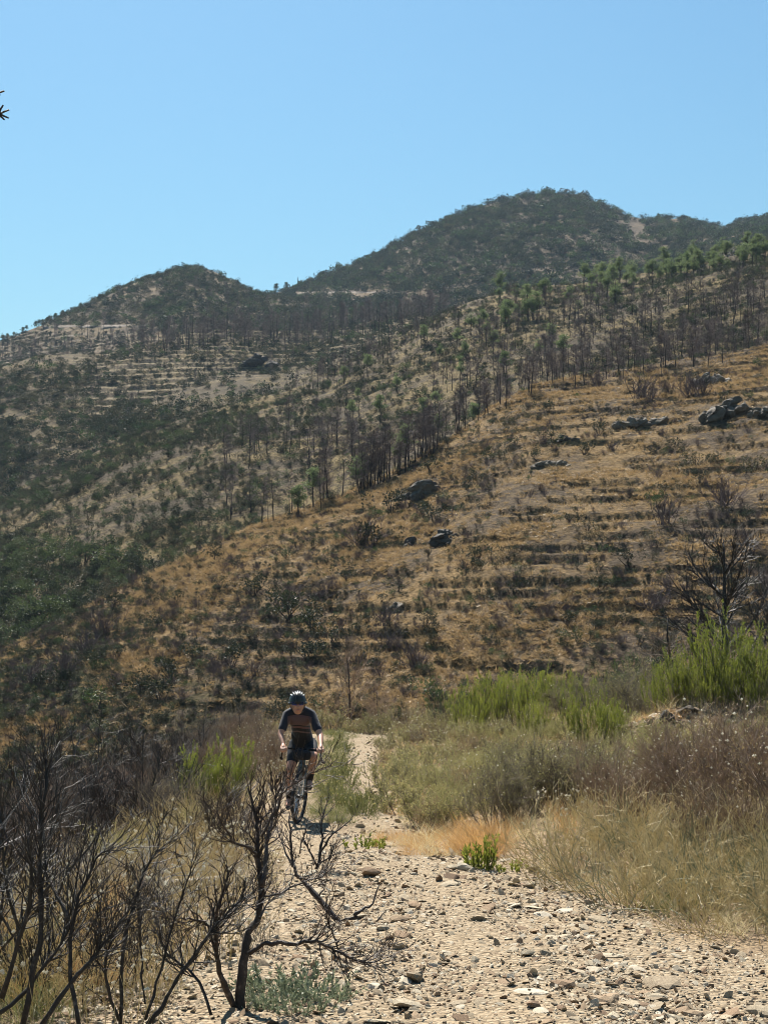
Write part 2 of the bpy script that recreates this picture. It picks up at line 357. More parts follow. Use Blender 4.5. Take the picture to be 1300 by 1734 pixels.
g2 = lambda x0, y0, sx, sy: (lambda X, Y, Z, P, E: np.exp(-((P-x0)/sx)**2-((E-y0)/sy)**2))
brown = Hill('hillside', [(-800, 1480, 90), (-300, 1270, 92), (0, 1105, 98), (100, 1052, 104), (200, 1000, 110), (300, 950, 117), (370, 915, 122), (450, 880, 127), (540, 850, 132), (620, 820, 136),
                      (690, 785, 140), (760, 740, 144), (830, 690, 147), (900, 652, 150), (1000, 632, 152), (1100, 618, 152), (1200, 600, 150), (1300, 580, 148), (1500, 545, 146), (2100, 480, 150)],
             [(-800, 1700, 62), (0, 1480, 58), (600, 1420, 55), (1300, 1400, 54), (2100, 1400, 56)], 640, 420, amp=1.3, nsc=16, rough=0.10,
             terr=(0.72, lambda X, Y, Z, P, V, L: ss(-0.06, 0.04, fbm(X/5, L*3.71, 7, 4)-0.06*ss(0.5, 0.8, V))*ss(350, 600, P+0.6*(HY-F*Z/Y-900)), 0.86),
             mat=hill_material('brown_hillside', (0.115, 0.087, 0.06), (0.275, 0.187, 0.092), (0.055, 0.057, 0.028), 0.09, 0.50),
             greenf=lambda X, Y, Z, P, E: 0.22*ss(880, 1150, E)+0.25*ss(1000, 1250, E)*ss(620, 300, P)+0.22*ss(260, 60, P)+0.1*fbm(X/12, Y/12, 2, 3), label='sunlit brown grassy hillside rising behind the cyclist')
mid = Hill('hillside', [(-800, 1120, 240), (-300, 960, 240), (0, 850, 245), (90, 800, 250), (170, 762, 255), (250, 728, 262), (330, 702, 268), (400, 682, 275), (480, 662, 282), (560, 625, 290),
                    (640, 582, 298), (720, 540, 305), (800, 508, 310), (870, 490, 312), (950, 482, 312), (1050, 468, 308), (1150, 452, 300), (1230, 435, 295), (1300, 418, 290), (1500, 380, 285), (2100, 330, 290)],
           [(-800, 1420, 120), (0, 1210, 118), (200, 1110, 128), (370, 1000, 140), (540, 930, 150), (690, 870, 156), (900, 740, 166), (1300, 670, 164), (2100, 560, 165)], 600, 300, amp=2.6, nsc=32, rough=0.15,
           terr=(2.0, lambda X, Y, Z, P, V, L: ss(0.1, 0.4, fbm(X/22, Y/22, 3, 4)+0.2)*ss(330, 600, P)*0.8, 0.7),
           mat=hill_material('scrubby_hillside', (0.098, 0.078, 0.054), (0.195, 0.147, 0.072), (0.044, 0.046, 0.024), 0.06, 0.5),
           greenf=lambda X, Y, Z, P, E: 0.20+0.16*ss(900, 1020, E)*ss(420, 250, P), label='scrub covered spur with burnt pines behind the brown hillside')
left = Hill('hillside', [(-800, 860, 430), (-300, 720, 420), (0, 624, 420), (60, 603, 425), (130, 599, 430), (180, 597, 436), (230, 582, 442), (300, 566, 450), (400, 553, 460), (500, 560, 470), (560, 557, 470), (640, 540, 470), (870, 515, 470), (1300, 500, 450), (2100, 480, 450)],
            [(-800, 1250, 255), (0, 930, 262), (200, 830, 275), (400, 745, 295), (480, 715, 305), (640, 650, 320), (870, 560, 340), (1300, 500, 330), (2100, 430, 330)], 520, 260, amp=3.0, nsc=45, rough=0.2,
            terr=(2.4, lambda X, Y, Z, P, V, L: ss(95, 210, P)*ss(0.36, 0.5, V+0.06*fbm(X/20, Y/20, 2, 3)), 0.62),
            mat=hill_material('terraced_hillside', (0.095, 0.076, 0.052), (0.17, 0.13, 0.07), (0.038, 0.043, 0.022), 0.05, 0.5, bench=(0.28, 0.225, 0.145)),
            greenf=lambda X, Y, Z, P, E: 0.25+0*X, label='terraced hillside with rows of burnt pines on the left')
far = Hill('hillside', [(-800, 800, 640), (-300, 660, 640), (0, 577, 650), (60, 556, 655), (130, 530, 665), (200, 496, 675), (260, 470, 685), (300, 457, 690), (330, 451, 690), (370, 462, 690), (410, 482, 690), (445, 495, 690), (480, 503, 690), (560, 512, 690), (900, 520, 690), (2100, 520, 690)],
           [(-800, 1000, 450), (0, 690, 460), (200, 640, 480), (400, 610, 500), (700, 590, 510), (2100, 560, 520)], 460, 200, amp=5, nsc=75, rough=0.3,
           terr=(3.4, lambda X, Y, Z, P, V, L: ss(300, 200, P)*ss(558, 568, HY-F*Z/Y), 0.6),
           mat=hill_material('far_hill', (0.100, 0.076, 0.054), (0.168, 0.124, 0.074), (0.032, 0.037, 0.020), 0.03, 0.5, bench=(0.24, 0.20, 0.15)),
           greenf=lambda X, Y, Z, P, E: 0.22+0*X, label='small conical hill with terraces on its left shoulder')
peak = Hill('mountain', [(-800, 700, 860), (300, 560, 850), (400, 522, 850), (455, 498, 850), (490, 490, 850), (540, 472, 855), (600, 446, 865), (640, 430, 870), (700, 398, 880), (770, 366, 890), (830, 343, 895), (880, 333, 900), (930, 327, 900), (970, 328, 900), (1000, 338, 900),
                     (1040, 356, 900), (1075, 370, 900), (1110, 373, 900), (1150, 369, 900), (1190, 380, 900), (1220, 388, 900), (1250, 376, 900), (1280, 371, 900), (1300, 373, 900), (1500, 360, 900), (2100, 420, 900)],
            [(-800, 860, 600), (400, 640, 600), (700, 600, 560), (1000, 560, 540), (1300, 500, 530), (2100, 500, 530)], 480, 220, amp=7, nsc=95, rough=0.35,
            mat=hill_material('mountain_slope', (0.112, 0.084, 0.058), (0.173, 0.124, 0.071), (0.030, 0.035, 0.019), 0.02, 0.54),
            greenf=lambda X, Y, Z, P, E: 0.26-0.25*np.exp(-((P-1075)/30)**2-((E-385)/30)**2)+0*X, label='dark scrub covered mountain rising on the right')
_v = np.array([[-1250, -150, -75], [1250, -150, -75], [1250, 1350, -75], [-1250, 1350, -75]], float)
mb = MB(); mb.add(_v, [[0, 1, 2, 3]]); tag(link('valley_floor', mb.mesh('valley_floor', M['scrub'])), 'valley floor below the hills', None, None, 'structure')

# ------------------------------------------------------------------ scattering (geometry nodes, only for stuff)
def scatter(name, protos, P, S, Rz, pid, label, tilt=None, cat=None):
    """protos: list of lists of mesh objects; every point takes one of them"""
    P = np.asarray(P, np.float32); n = len(P)
    me = bpy.data.meshes.new(name); me.vertices.add(n); me.vertices.foreach_set('co', P.ravel()); me.update()
    S = np.asarray(S, np.float32); S = np.repeat(S[:, None], 3, 1) if S.ndim == 1 else S
    a = me.attributes.new('scl', 'FLOAT_VECTOR', 'POINT'); a.data.foreach_set('vector', np.ascontiguousarray(S, np.float32).ravel())
    E = np.zeros((n, 3), np.float32); E[:, 2] = Rz
    if tilt is not None: E[:, :2] = tilt
    a = me.attributes.new('rot', 'FLOAT_VECTOR', 'POINT'); a.data.foreach_set('vector', E.ravel())
    a = me.attributes.new('pid', 'INT', 'POINT'); a.data.foreach_set('value', np.asarray(pid, np.int32))
    o = link(name, me)
    ng = bpy.data.node_groups.new(name, 'GeometryNodeTree')
    ng.interface.new_socket('Geometry', in_out='INPUT', socket_type='NodeSocketGeometry'); ng.interface.new_socket('Geometry', in_out='OUTPUT', socket_type='NodeSocketGeometry')
    nd, lk = ng.nodes, ng.links
    gi, go = nd.new('NodeGroupInput'), nd.new('NodeGroupOutput'); iop = nd.new('GeometryNodeInstanceOnPoints'); jn = nd.new('GeometryNodeJoinGeometry')
    for pl in protos:
        g2i = nd.new('GeometryNodeGeometryToInstance')
        for po in pl:
            oi = nd.new('GeometryNodeObjectInfo'); oi.transform_space = 'ORIGINAL'; oi.inputs['Object'].default_value = po; lk.new(oi.outputs['Geometry'], g2i.inputs[0])
        lk.new(g2i.outputs[0], jn.inputs[0])
    def named(nm, ty):
        q = nd.new('GeometryNodeInputNamedAttribute'); q.data_type = ty; q.inputs[0].default_value = nm; return q.outputs[0]
    e2r = nd.new('FunctionNodeEulerToRotation'); lk.new(named('rot', 'FLOAT_VECTOR'), e2r.inputs[0])
    lk.new(gi.outputs[0], iop.inputs['Points']); lk.new(jn.outputs[0], iop.inputs['Instance']); iop.inputs['Pick Instance'].default_value = True
    lk.new(named('pid', 'INT'), iop.inputs['Instance Index']); lk.new(e2r.outputs[0], iop.inputs['Rotation']); lk.new(named('scl', 'FLOAT_VECTOR'), iop.inputs['Scale'])
    lk.new(iop.outputs[0], go.inputs[0])
    md = o.modifiers.new('scatter', 'NODES'); md.node_group = ng
    return tag(o, label, cat, None, 'stuff')
def single(name, me, loc, rz, sc, label, cat, group=None, parent=None):
    o = link(name, me, parent); o.location = loc; o.rotation_euler = (0, 0, rz); o.scale = (sc, sc, sc) if np.isscalar(sc) else sc
    return tag(o, label, cat, group)

# ------------------------------------------------------------------ cyclist and bicycle
def sphere_at(mb, c, r, base=ICO3):
    V, Fa = base; mb.add(V*np.array(r if np.ndim(r) else (r, r, r))+np.array(c), Fa)
def capsule(mb, p0, r0, p1, r1, n=14):
    p0, p1 = np.array(p0, float), np.array(p1, float); t = np.linspace(0, 1, 6)[:, None]; tubes(mb, (p0+(p1-p0)*t)[None], (r0+(r1-r0)*t[:, 0])[None], n); sphere_at(mb, p0, r0, ICO2); sphere_at(mb, p1, r1, ICO2)
def chain(mb, pts):
    for (a, ra), (b, rb) in zip(pts[:-1], pts[1:]): capsule(mb, a, ra, b, rb)
def skin_over(mb, name, mats, vox, smooth=4):
    """one continuous surface grown over overlapping volumes"""
    t = link('tmp', mb.mesh('tmp', [mats[0]])); r = t.modifiers.new('r', 'REMESH'); r.mode = 'VOXEL'; r.voxel_size = vox; s = t.modifiers.new('s', 'SMOOTH'); s.iterations = smooth; s.factor = 0.5
    dg = bpy.context.evaluated_depsgraph_get(); me = bpy.data.meshes.new_from_object(t.evaluated_get(dg)); me.name = name; bpy.data.objects.remove(t)
    me.materials.clear()
    for m in mats: me.materials.append(m)
    me.polygons.foreach_set('use_smooth', np.ones(len(me.polygons), bool)); me.update(); return me
M['skin'] = simple('skin', (0.42, 0.225, 0.15), 0.5, 0.08, 20); M['lips'] = simple('lips', (0.40, 0.15, 0.12), 0.5, 0.05, 30)
M['black'] = simple('black_cloth', (0.014, 0.014, 0.017), 0.75, 0.2, 30); M['tyre'] = simple('tyre_rubber', (0.02, 0.02, 0.021), 0.8, 0.3, 40)
M['shoe'] = simple('shoe', (0.03, 0.03, 0.032), 0.5, 0.2, 20); M['metal'] = simple('spoke_steel', (0.55, 0.55, 0.56), 0.3, 0.1, 30, 1.0, 0.5); M['bikeframe'] = simple('frame_paint', (0.05, 0.085, 0.10), 0.3, 0.1, 10, 0.0, 0.5)
M['helmet'] = simple('helmet_shell', (0.012, 0.012, 0.013), 0.32, 0.15, 20, 0, 0.4); M['lens'] = simple('mirror_lens', (0.02, 0.05, 0.5), 0.12, 0.3, 30, 0.8, 0.8); M['hair'] = simple('hair', (0.05, 0.032, 0.02), 0.7, 0.3, 60); M['tape'] = simple('bar_tape', (0.012, 0.012, 0.013), 0.8, 0.2, 60)
def jersey_mat():
    m, nt = new_mat('striped_jersey'); n = N(nt); tc = n('ShaderNodeTexCoord').outputs['Object']; sp = n('ShaderNodeSeparateXYZ', {0: tc})
    navy, mauve, blk = (0.020, 0.021, 0.030), (0.115, 0.068, 0.062), (0.012, 0.012, 0.015)
    z = n.math('ADD', sp.outputs[2], n.math('MULTIPLY', n.math('ABSOLUTE', sp.outputs[0]), 0.18))
    r = n('ShaderNodeValToRGB', {'Fac': n.math('MULTIPLY', n.math('SUBTRACT', z, 0.965), 2.0)}); r.color_ramp.interpolation = 'CONSTANT'; e = r.color_ramp.elements
    st = [(0, blk), (0.32, mauve), (0.36, blk), (0.44, (0.11, 0.05, 0.05)), (0.50, blk), (0.53, mauve), (0.75, (0.10, 0.06, 0.066)), (0.80, navy)]
    while len(e) < len(st): e.new(0.5)
    for q, (p, c) in zip(e, st): q.position = p; q.color = (*c, 1)
    sl = n.math('GREATER_THAN', n.math('ABSOLUTE', n.math('SUBTRACT', sp.outputs[0], 0.025)), 0.155)
    c = n.mix(sl, r.outputs[0], navy); bp = n('ShaderNodeBump', {'Strength': 0.5, 'Distance': 0.01, 'Height': n.noise(tc, 14, 4)}).outputs[0]
    n.out(n('ShaderNodeBsdfPrincipled', {'Base Color': c, 'Roughness': 0.75, 'Normal': bp, 'Specular IOR Level': 0.2, 'Sheen Weight': 0.15}).outputs[0]); return m
_y = np.linspace(15, 20, 501); RY_ = float(_y[np.argmin(np.abs(HY-F*gz((505-CX)/F*_y, _y, False)/_y-1397))]); RX = (505-CX)/F*RY_; RZ = float(gz(RX, RY_, False))+0.012; LEAN, STEER, YAW = math.radians(5.0), math.radians(-17), math.radians(5)
rot_s = lambda P: (np.array(P, float)-[0, 0.05, 0])@np.array([[math.cos(STEER), math.sin(STEER), 0], [-math.sin(STEER), math.cos(STEER), 0], [0, 0, 1]])+[0, 0.05, 0]
bike = tag(empty('bicycle', (RX, RY_, RZ), YAW), 'dark gravel bicycle with drop handlebar ridden towards the camera', 'bicycle'); bike.rotation_euler = (-0.077, LEAN, YAW)
# pitched with the slope of the track: the rear wheel stands lower than the front one
def ring(mb, c, R, r, n=48, m=8, steer=False, mat=0, wz=1.0):
    a = np.linspace(0, 2*math.pi, n+1); P = np.c_[0*a, np.cos(a)*R, np.sin(a)*R]+np.array(c); tubes_P = rot_s(P) if steer else P
    tubes(mb, tubes_P[None], np.full((1, n+1), r), m, mat)
def wheel(c, steer):
    t = MB(); ring(t, c, 0.325, 0.022, steer=steer); w = link('wheel', t.mesh('tyre', [M['tyre']], True), bike)
    r = MB(); ring(r, c, 0.298, 0.012, steer=steer); link('rim', r.mesh('rim', [M['helmet']], True), w)
    s = MB()
    for q in range(28):
        a = q*2*math.pi/28; x0 = 0.03*(1 if q % 2 else -1); p = np.array([[x0, math.cos(a+0.3)*0.02, math.sin(a+0.3)*0.02], [0, math.cos(a)*0.292, math.sin(a)*0.292]])+np.array(c); tubes(s, (rot_s(p) if steer else p)[None], np.full((1, 2), 0.0016), 4)
    link('spokes', s.mesh('spokes', [M['metal']]), w)
    h = MB(); p = np.array([[-0.05, 0, 0], [-0.03, 0, 0], [0.03, 0, 0], [0.05, 0, 0]])+np.array(c); tubes(h, (rot_s(p) if steer else p)[None], np.array([[0.012, 0.022, 0.022, 0.012]]), 10); link('hub', h.mesh('hub', [M['helmet']], True), w)
    return w
wheel((0, 0, 0.347), True); wheel((0, 1.03, 0.347), False)
def bars(parts, name, mat, parent, steer=False, n=8):
    b = MB()
    for pts, r0, r1 in parts: P = np.array(pts, float); tubes(b, (rot_s(P) if steer else P)[None], np.linspace(r0, r1, len(P))[None], n)
    return link(name, b.mesh(name, [M[mat]], True), parent)
bars([([(s*0.055, 0, 0.347), (s*0.052, 0.02, 0.5), (s*0.045, 0.05, 0.68), (s*0.03, 0.075, 0.73)], 0.011, 0.017) for s in (-1, 1)]+[([(-0.045, 0.07, 0.725), (0, 0.07, 0.74), (0.045, 0.07, 0.725)], 0.018, 0.018), ([(0, 0.07, 0.73), (0, 0.115, 0.90)], 0.022, 0.022)], 'fork', 'bikeframe', bike, True)
bars([([(0, 0.085, 0.76), (0, 0.6, 0.285)], 0.024, 0.024), ([(0, 0.11, 0.875), (0, 0.73, 0.83)], 0.019, 0.016), ([(0, 0.6, 0.285), (0, 0.77, 0.93)], 0.018, 0.015)]+[([(s*0.02, 0.6, 0.285), (s*0.06, 1.03, 0.347)], 0.012, 0.008) for s in (-1, 1)]+[([(s*0.015, 0.735, 0.80), (s*0.06, 1.03, 0.347)], 0.009, 0.007) for s in (-1, 1)], 'frame', 'bikeframe', bike)
hb = bars([([(0, 0.115, 0.90), (0, 0.04, 0.945)], 0.019, 0.017), ([(-0.11, 0.03, 0.945), (0, 0.03, 0.945), (0.11, 0.03, 0.945)], 0.014, 0.014)], 'handlebar', 'tape', bike, True)
for s in (-1, 1):
    bars([([(s*0.10, 0.03, 0.945), (s*0.215, 0.022, 0.942), (s*0.24, -0.02, 0.94), (s*0.248, -0.075, 0.932), (s*0.256, -0.10, 0.90), (s*0.264, -0.09, 0.85), (s*0.272, -0.05, 0.81), (s*0.28, 0.03, 0.80)], 0.0155, 0.0155)], 'bar_drop', 'tape', hb, True)
    b = MB(); sphere_at(b, rot_s([[s*0.248, -0.085, 0.958]])[0], (0.019, 0.036, 0.03), ICO2); link('brake_hood', b.mesh('brake_hood', [M['tape']], True), hb)
    bars([([(s*0.249, -0.115, 0.965), (s*0.255, -0.135, 0.90), (s*0.262, -0.118, 0.83)], 0.007, 0.005)], 'brake_lever', 'metal', hb, True, 6)
V, Fa = ICO3; sv = np.sign(V)*np.abs(V)**0.55; b = MB(); b.add(rot_s(sv*[0.115, 0.06, 0.066]+[0, -0.045, 0.875]), Fa); hbag = link('handlebar_bag', b.mesh('handlebar_bag', [M['black']], True), bike)
bars([([(s*0.06, 0.03, 0.95), (s*0.06, -0.05, 0.948), (s*0.06, -0.112, 0.90), (s*0.06, -0.11, 0.84)], 0.008, 0.008) for s in (-1, 1)], 'strap', 'tape', hbag, True, 6)
b = MB(); sphere_at(b, (0, 0.80, 0.955), (0.07, 0.10, 0.025)); sphere_at(b, (0, 0.68, 0.955), (0.025, 0.10, 0.02)); link('saddle', b.mesh('saddle', [M['tape']], True), bike)
cr = bars([([(-0.06, 0.6, 0.285), (-0.085, 0.70, 0.147)], 0.013, 0.010), ([(0.06, 0.6, 0.285), (0.085, 0.50, 0.423)], 0.013, 0.010), ([(-0.07, 0.6, 0.285), (0.07, 0.6, 0.285)], 0.016, 0.016)], 'crank', 'helmet', bike)
b = MB(); ring(b, (-0.05, 0.6, 0.285), 0.085, 0.006); link('chainring', b.mesh('chainring', [M['metal']], True), cr)
for s, y_, z_ in ((-1, 0.70, 0.147), (1, 0.50, 0.423)):
    bars([([(s*0.085, y_, z_), (s*0.15, y_, z_)], 0.014, 0.014)], 'pedal', 'helmet', bike)
# the rider: local coordinates of the bicycle's place, upright
rider = tag(empty('person', (RX, RY_, RZ), YAW), 'cyclist in helmet, dark striped jersey and black shorts riding up the stony track', 'person')
L = lambda x, y, z: (x+0.087*z, y, z-0.077*y)      # follows the bicycle's lean and pitch
J = dict(hipL=L(-.09, .76, .99), hipR=L(.09, .76, .99), kneeL=L(-.15, .51, .66), ankL=L(-.125, .77, .27), toeL=L(-.13, .63, .185), kneeR=L(.135, .34, .84), ankR=L(.12, .56, .51), toeR=L(.125, .42, .465),
         shL=(-.130, .38, 1.36), shR=(.180, .37, 1.36), elL=(-.22, .22, 1.12), elR=(.285, .15, 1.11), waL=(-.190, .055, 1.0), waR=(.283, -.085, 1.0))
b = MB()
chain(b, [(L(0, .75, 1.0), .13), ((.06, .60, 1.12), .112), ((.035, .47, 1.26), .115), ((.025, .41, 1.345), .105)]); sphere_at(b, (.027, .42, 1.305), (.145, .11, .12)); sphere_at(b, L(0, .76, .97), (.155, .12, .11))
for s in 'LR': capsule(b, (.02, .39, 1.39), .06, J['sh'+s], .052)
chain(b, [((.02, .36, 1.42), .06), ((.012, .27, 1.45), .058), ((.0, .20, 1.465), .058)])
HS = 1.14; n0 = len(b.V); hd = np.array((-.004, .14, 1.515)); sphere_at(b, hd, (.073, .092, .105)); sphere_at(b, hd+[0, -.045, -.065], (.05, .05, .05)); sphere_at(b, hd+[0, -.05, -.02], (.058, .05, .06))
chain(b, [(hd+[0, -.092, .005], .009), (hd+[0, -.107, -.03], .013)]); sphere_at(b, hd+[0, -.098, -.062], (.024, .008, .009), ICO2)
for s in (-1, 1): sphere_at(b, hd+[s*.073, .01, -.015], (.010, .02, .03), ICO2)
for i in range(n0, len(b.V)): b.V[i] = hd+(b.V[i]-hd)*HS
for s in 'LR':
    sg = -1 if s == 'L' else 1
    chain(b, [(J['sh'+s], .054), (J['el'+s], .040), (tuple(0.55*np.array(J['el'+s])+0.45*np.array(J['wa'+s])), .037), (J['wa'+s], .026)])
    chain(b, [(J['hip'+s], .088), (tuple(0.5*(np.array(J['hip'+s])+np.array(J['knee'+s]))), .076), (J['knee'+s], .056), (tuple(0.65*np.array(J['knee'+s])+0.35*np.array(J['ank'+s])+[0, .02, 0]), .055), (J['ank'+s], .034)]); chain(b, [(J['ank'+s], .034), (J['toe'+s], .034)])
    w = np.array(J['wa'+s]); f = np.array([0.0, -1.0, -0.35]); f /= np.linalg.norm(f); palm = w+f*0.05; chain(b, [(w, .026), (palm, .030)]); sphere_at(b, palm, (.040, .042, .020), ICO2)
    for q, (dx, ln) in enumerate([(-.03, .034), (-.010, .040), (.010, .038), (.029, .030)]):      # fingers curl over the bar
        k0 = palm+f*0.032+[dx, 0, 0.004]; k1 = k0+np.array([0, -0.8, -0.45])*ln; k2 = k1+np.array([0, -0.1, -0.95])*ln*0.75; k3 = k2+np.array([0, 0.75, -0.55])*ln*0.6; chain(b, [(k0, .0105), (k1, .0095), (k2, .0088), (k3, .0075)])
    t0 = palm+[-sg*.036, .012, -.006]; chain(b, [(t0, .012), (t0+np.array([-sg*.014, -.03, -.022]), .0105), (t0+np.array([-sg*.008, -.052, -.042]), .009)])
link('body', skin_over(b, 'body', [M['skin']], 0.006, 3), rider)
b = MB(); chain(b, [(L(0, .73, 1.02), .138), ((.06, .60, 1.12), .126), ((.035, .47, 1.26), .128), ((.025, .41, 1.345), .115)]); sphere_at(b, (.027, .42, 1.305), (.160, .125, .133))
for s in 'LR':
    capsule(b, (.02, .39, 1.42), .080, J['sh'+s], .062); e = 0.28*np.array(J['sh'+s])+0.72*np.array(J['el'+s]); chain(b, [(J['sh'+s], .062), (e, .055)])
capsule(b, (.02, .37, 1.415), .075, (.010, .28, 1.45), .067); jr = link('jersey', skin_over(b, 'jersey', [jersey_mat()], 0.010, 4), rider)
b = MB(); chain(b, [(L(0, .75, 1.0), .142), ((.05, .64, 1.08), .130)]); sphere_at(b, L(0, .76, .97), (.168, .132, .122))
for s in 'LR': h_, k_ = np.array(J['hip'+s]), np.array(J['knee'+s]); chain(b, [(h_, .100), (0.5*(h_+k_), .088), (0.34*h_+0.66*k_, .076)])
link('shorts', skin_over(b, 'shorts', [M['black']], 0.010, 4), rider)
for s in 'LR':
    k_, a_, t_ = np.array(J['knee'+s]), np.array(J['ank'+s]), np.array(J['toe'+s]); b = MB(); chain(b, [(0.30*k_+0.70*a_, .047), (a_, .041)]); link('sock', skin_over(b, 'sock', [M['black']], 0.008, 3), rider)
    b = MB(); chain(b, [(a_+[0, .035, -.045], .040), (a_+[0, 0, -.04], .044), (0.4*a_+0.6*t_+[0, 0, -.025], .042), (t_+[0, -.02, -.02], .033)]); link('shoe', skin_over(b, 'shoe', [M['shoe']], 0.008, 3), rider)
# helmet: dome, raised ribs between the vents, visor edge; glasses; hair; lips
hc = hd+np.array([0, .012, .028]); V, Fa = ICO3; keep = V[:, 2] > -0.18; fm = keep[Fa].all(1); b = MB(); b.add(V*[.100, .130, .105]+hc, Fa[fm]); hl = link('helmet', b.mesh('helmet', [M['helmet']], True), rider); hl.scale = (HS,)*3; hl.location = hd*(1-HS)
for q in range(-3, 4):
    a = np.linspace(-0.15, math.pi+0.15, 18); P = np.c_[np.full(18, q*.026)*np.sin(np.clip(a, 0.5, math.pi-.5)), -np.cos(a)*.137*math.sqrt(1-(q*.026/.105)**2), np.sin(a)*.114*math.sqrt(1-(q*.026/.105)**2)]+hc; b = MB(); tubes(b, P[None], np.full((1, 18), .0095), 6); link('rib', b.mesh('rib', [M['helmet']], True), hl)
a = np.linspace(0, 2*math.pi, 40); b = MB(); tubes(b, (np.c_[np.cos(a)*.101, np.sin(a)*.131, 0*a-.018]+hc)[None], np.full((1, 40), .010), 6); link('rim', b.mesh('rim', [M['helmet']], True), hl)
b = MB(); tubes(b, np.array([[hc+[s*.088, 0, -.03], hd+[s*.07, -.02, -.06], hd+[s*.02, -.05, -.112]] for s in (-1, 1)]), np.full((2, 3), .004), 5); link('strap', b.mesh('strap', [M['black']]), hl)
a = np.linspace(-1.15, 1.15, 15); G = np.stack([np.c_[np.sin(a)*.072, -np.cos(a)*.103+.002, np.full(15, h_)*np.where(np.abs(a) < .15, .7, 1)] for h_ in (-.022, .022)], 1)+hd+[0, 0, .012]; b = MB(); b.add(G, grid_faces(15, 2)); b.add(G*1.0+[0, .003, 0], grid_faces(15, 2)); gl = link('sunglasses', b.mesh('lens', [M['lens']], True), rider)
b = MB(); tubes(b, (G[:, 1])[None], np.full((1, 15), .004), 5); tubes(b, np.array([[G[e, 1], hd+[sg*.076, .02, .01]] for e, sg in ((0, -1), (-1, 1))]), np.full((2, 2), .003), 5); link('glasses_frame', b.mesh('glasses_frame', [M['helmet']]), gl)
b = MB(); sphere_at(b, hd+[0, .03, -.02], (.077, .072, .085)); link('hair', b.mesh('hair', [M['hair']], True), rider)
b = MB(); sphere_at(b, hd+[0, -.101, -.062], (.022, .007, .007), ICO2); link('lips', b.mesh('lips', [M['lips']], True), rider)
for o in rider.children:
    if o.name.split('.')[0] in ('sunglasses', 'hair', 'lips'): o.scale = (HS,)*3; o.location = hd*(1-HS)

# ------------------------------------------------------------------ plants of the hills
def proto(name, me): return bpy.data.objects.new(name, me)      # shape to be repeated by the scatter of a stuff object
def far_shrub(seed, mats, n=110, size=0.2, squat=1.0, stems=5):
    rng = np.random.default_rng(seed); mb = MB()
    nl = 9; c = rng.normal(size=(nl, 3))*np.array([0.30, 0.30, 0.16])+np.array([0, 0, 0.55*squat]); c[:, 2] = np.abs(c[:, 2]); rad = rng.uniform(0.13, 0.27, nl)
    k = rng.integers(0, nl, n); d = rot2(rng, n); P = c[k]+d*rad[k, None]*rng.uniform(0.5, 1, (n, 1)); P[:, 2] = np.maximum(P[:, 2], 0.05)
    cards(mb, P, d+rot2(rng, n)*0.7+np.array([0, 0, 0.5]), size*rng.uniform(0.6, 1.3, n), size*0.75*rng.uniform(0.6, 1.2, n), rng, 0)
    tubes(mb, walk(rng, rng.normal(size=(stems, 3))*[0.05, 0.05, 0], rng.normal(size=(stems, 3))*[0.5, 0.5, 0]+[0, 0, 1], 0.6, 2, 0.2), np.tile([0.025, 0.018, 0.006], (stems, 1)), 3, 1)
    return mb.mesh('hillside_shrub', mats)
def twig_shrub_far(seed, mat, n=26):
    rng = np.random.default_rng(seed); mb = MB()
    P = walk(rng, rng.normal(size=(n, 3))*[0.12, 0.12, 0], rng.normal(size=(n, 3))*[0.45, 0.45, 0]+[0, 0, 1], rng.uniform(0.6, 1.05, n), 3, 0.15, 0.05); R = np.tile([0.014, 0.011, 0.008, 0.003], (n, 1))
    tubes(mb, P, R, 3, 0)
    a, d, r, _, _ = kids(rng, P, R, 7, 0.25, 0.6); Q = walk(rng, a, d, rng.uniform(0.15, 0.4, len(a)), 2, 0.15, 0.1); tubes(mb, Q, np.tile([0.008, 0.006, 0.003], (len(a), 1)), 3, 0)
    return mb.mesh('bare_shrub', [mat])
def grass_tuft(seed, mat, n=14, L=1.0, w=0.09, spread=0.6):
    rng = np.random.default_rng(seed); mb = MB()
    blades(mb, rng.normal(size=(n, 3))*[0.3, 0.3, 0], rng.normal(size=(n, 3))*[spread, spread, 0]+[0, 0, 1], L*rng.uniform(0.5, 1.1, n), w, rng, 0.7, 2)
    return mb.mesh('grass_tuft', [mat])
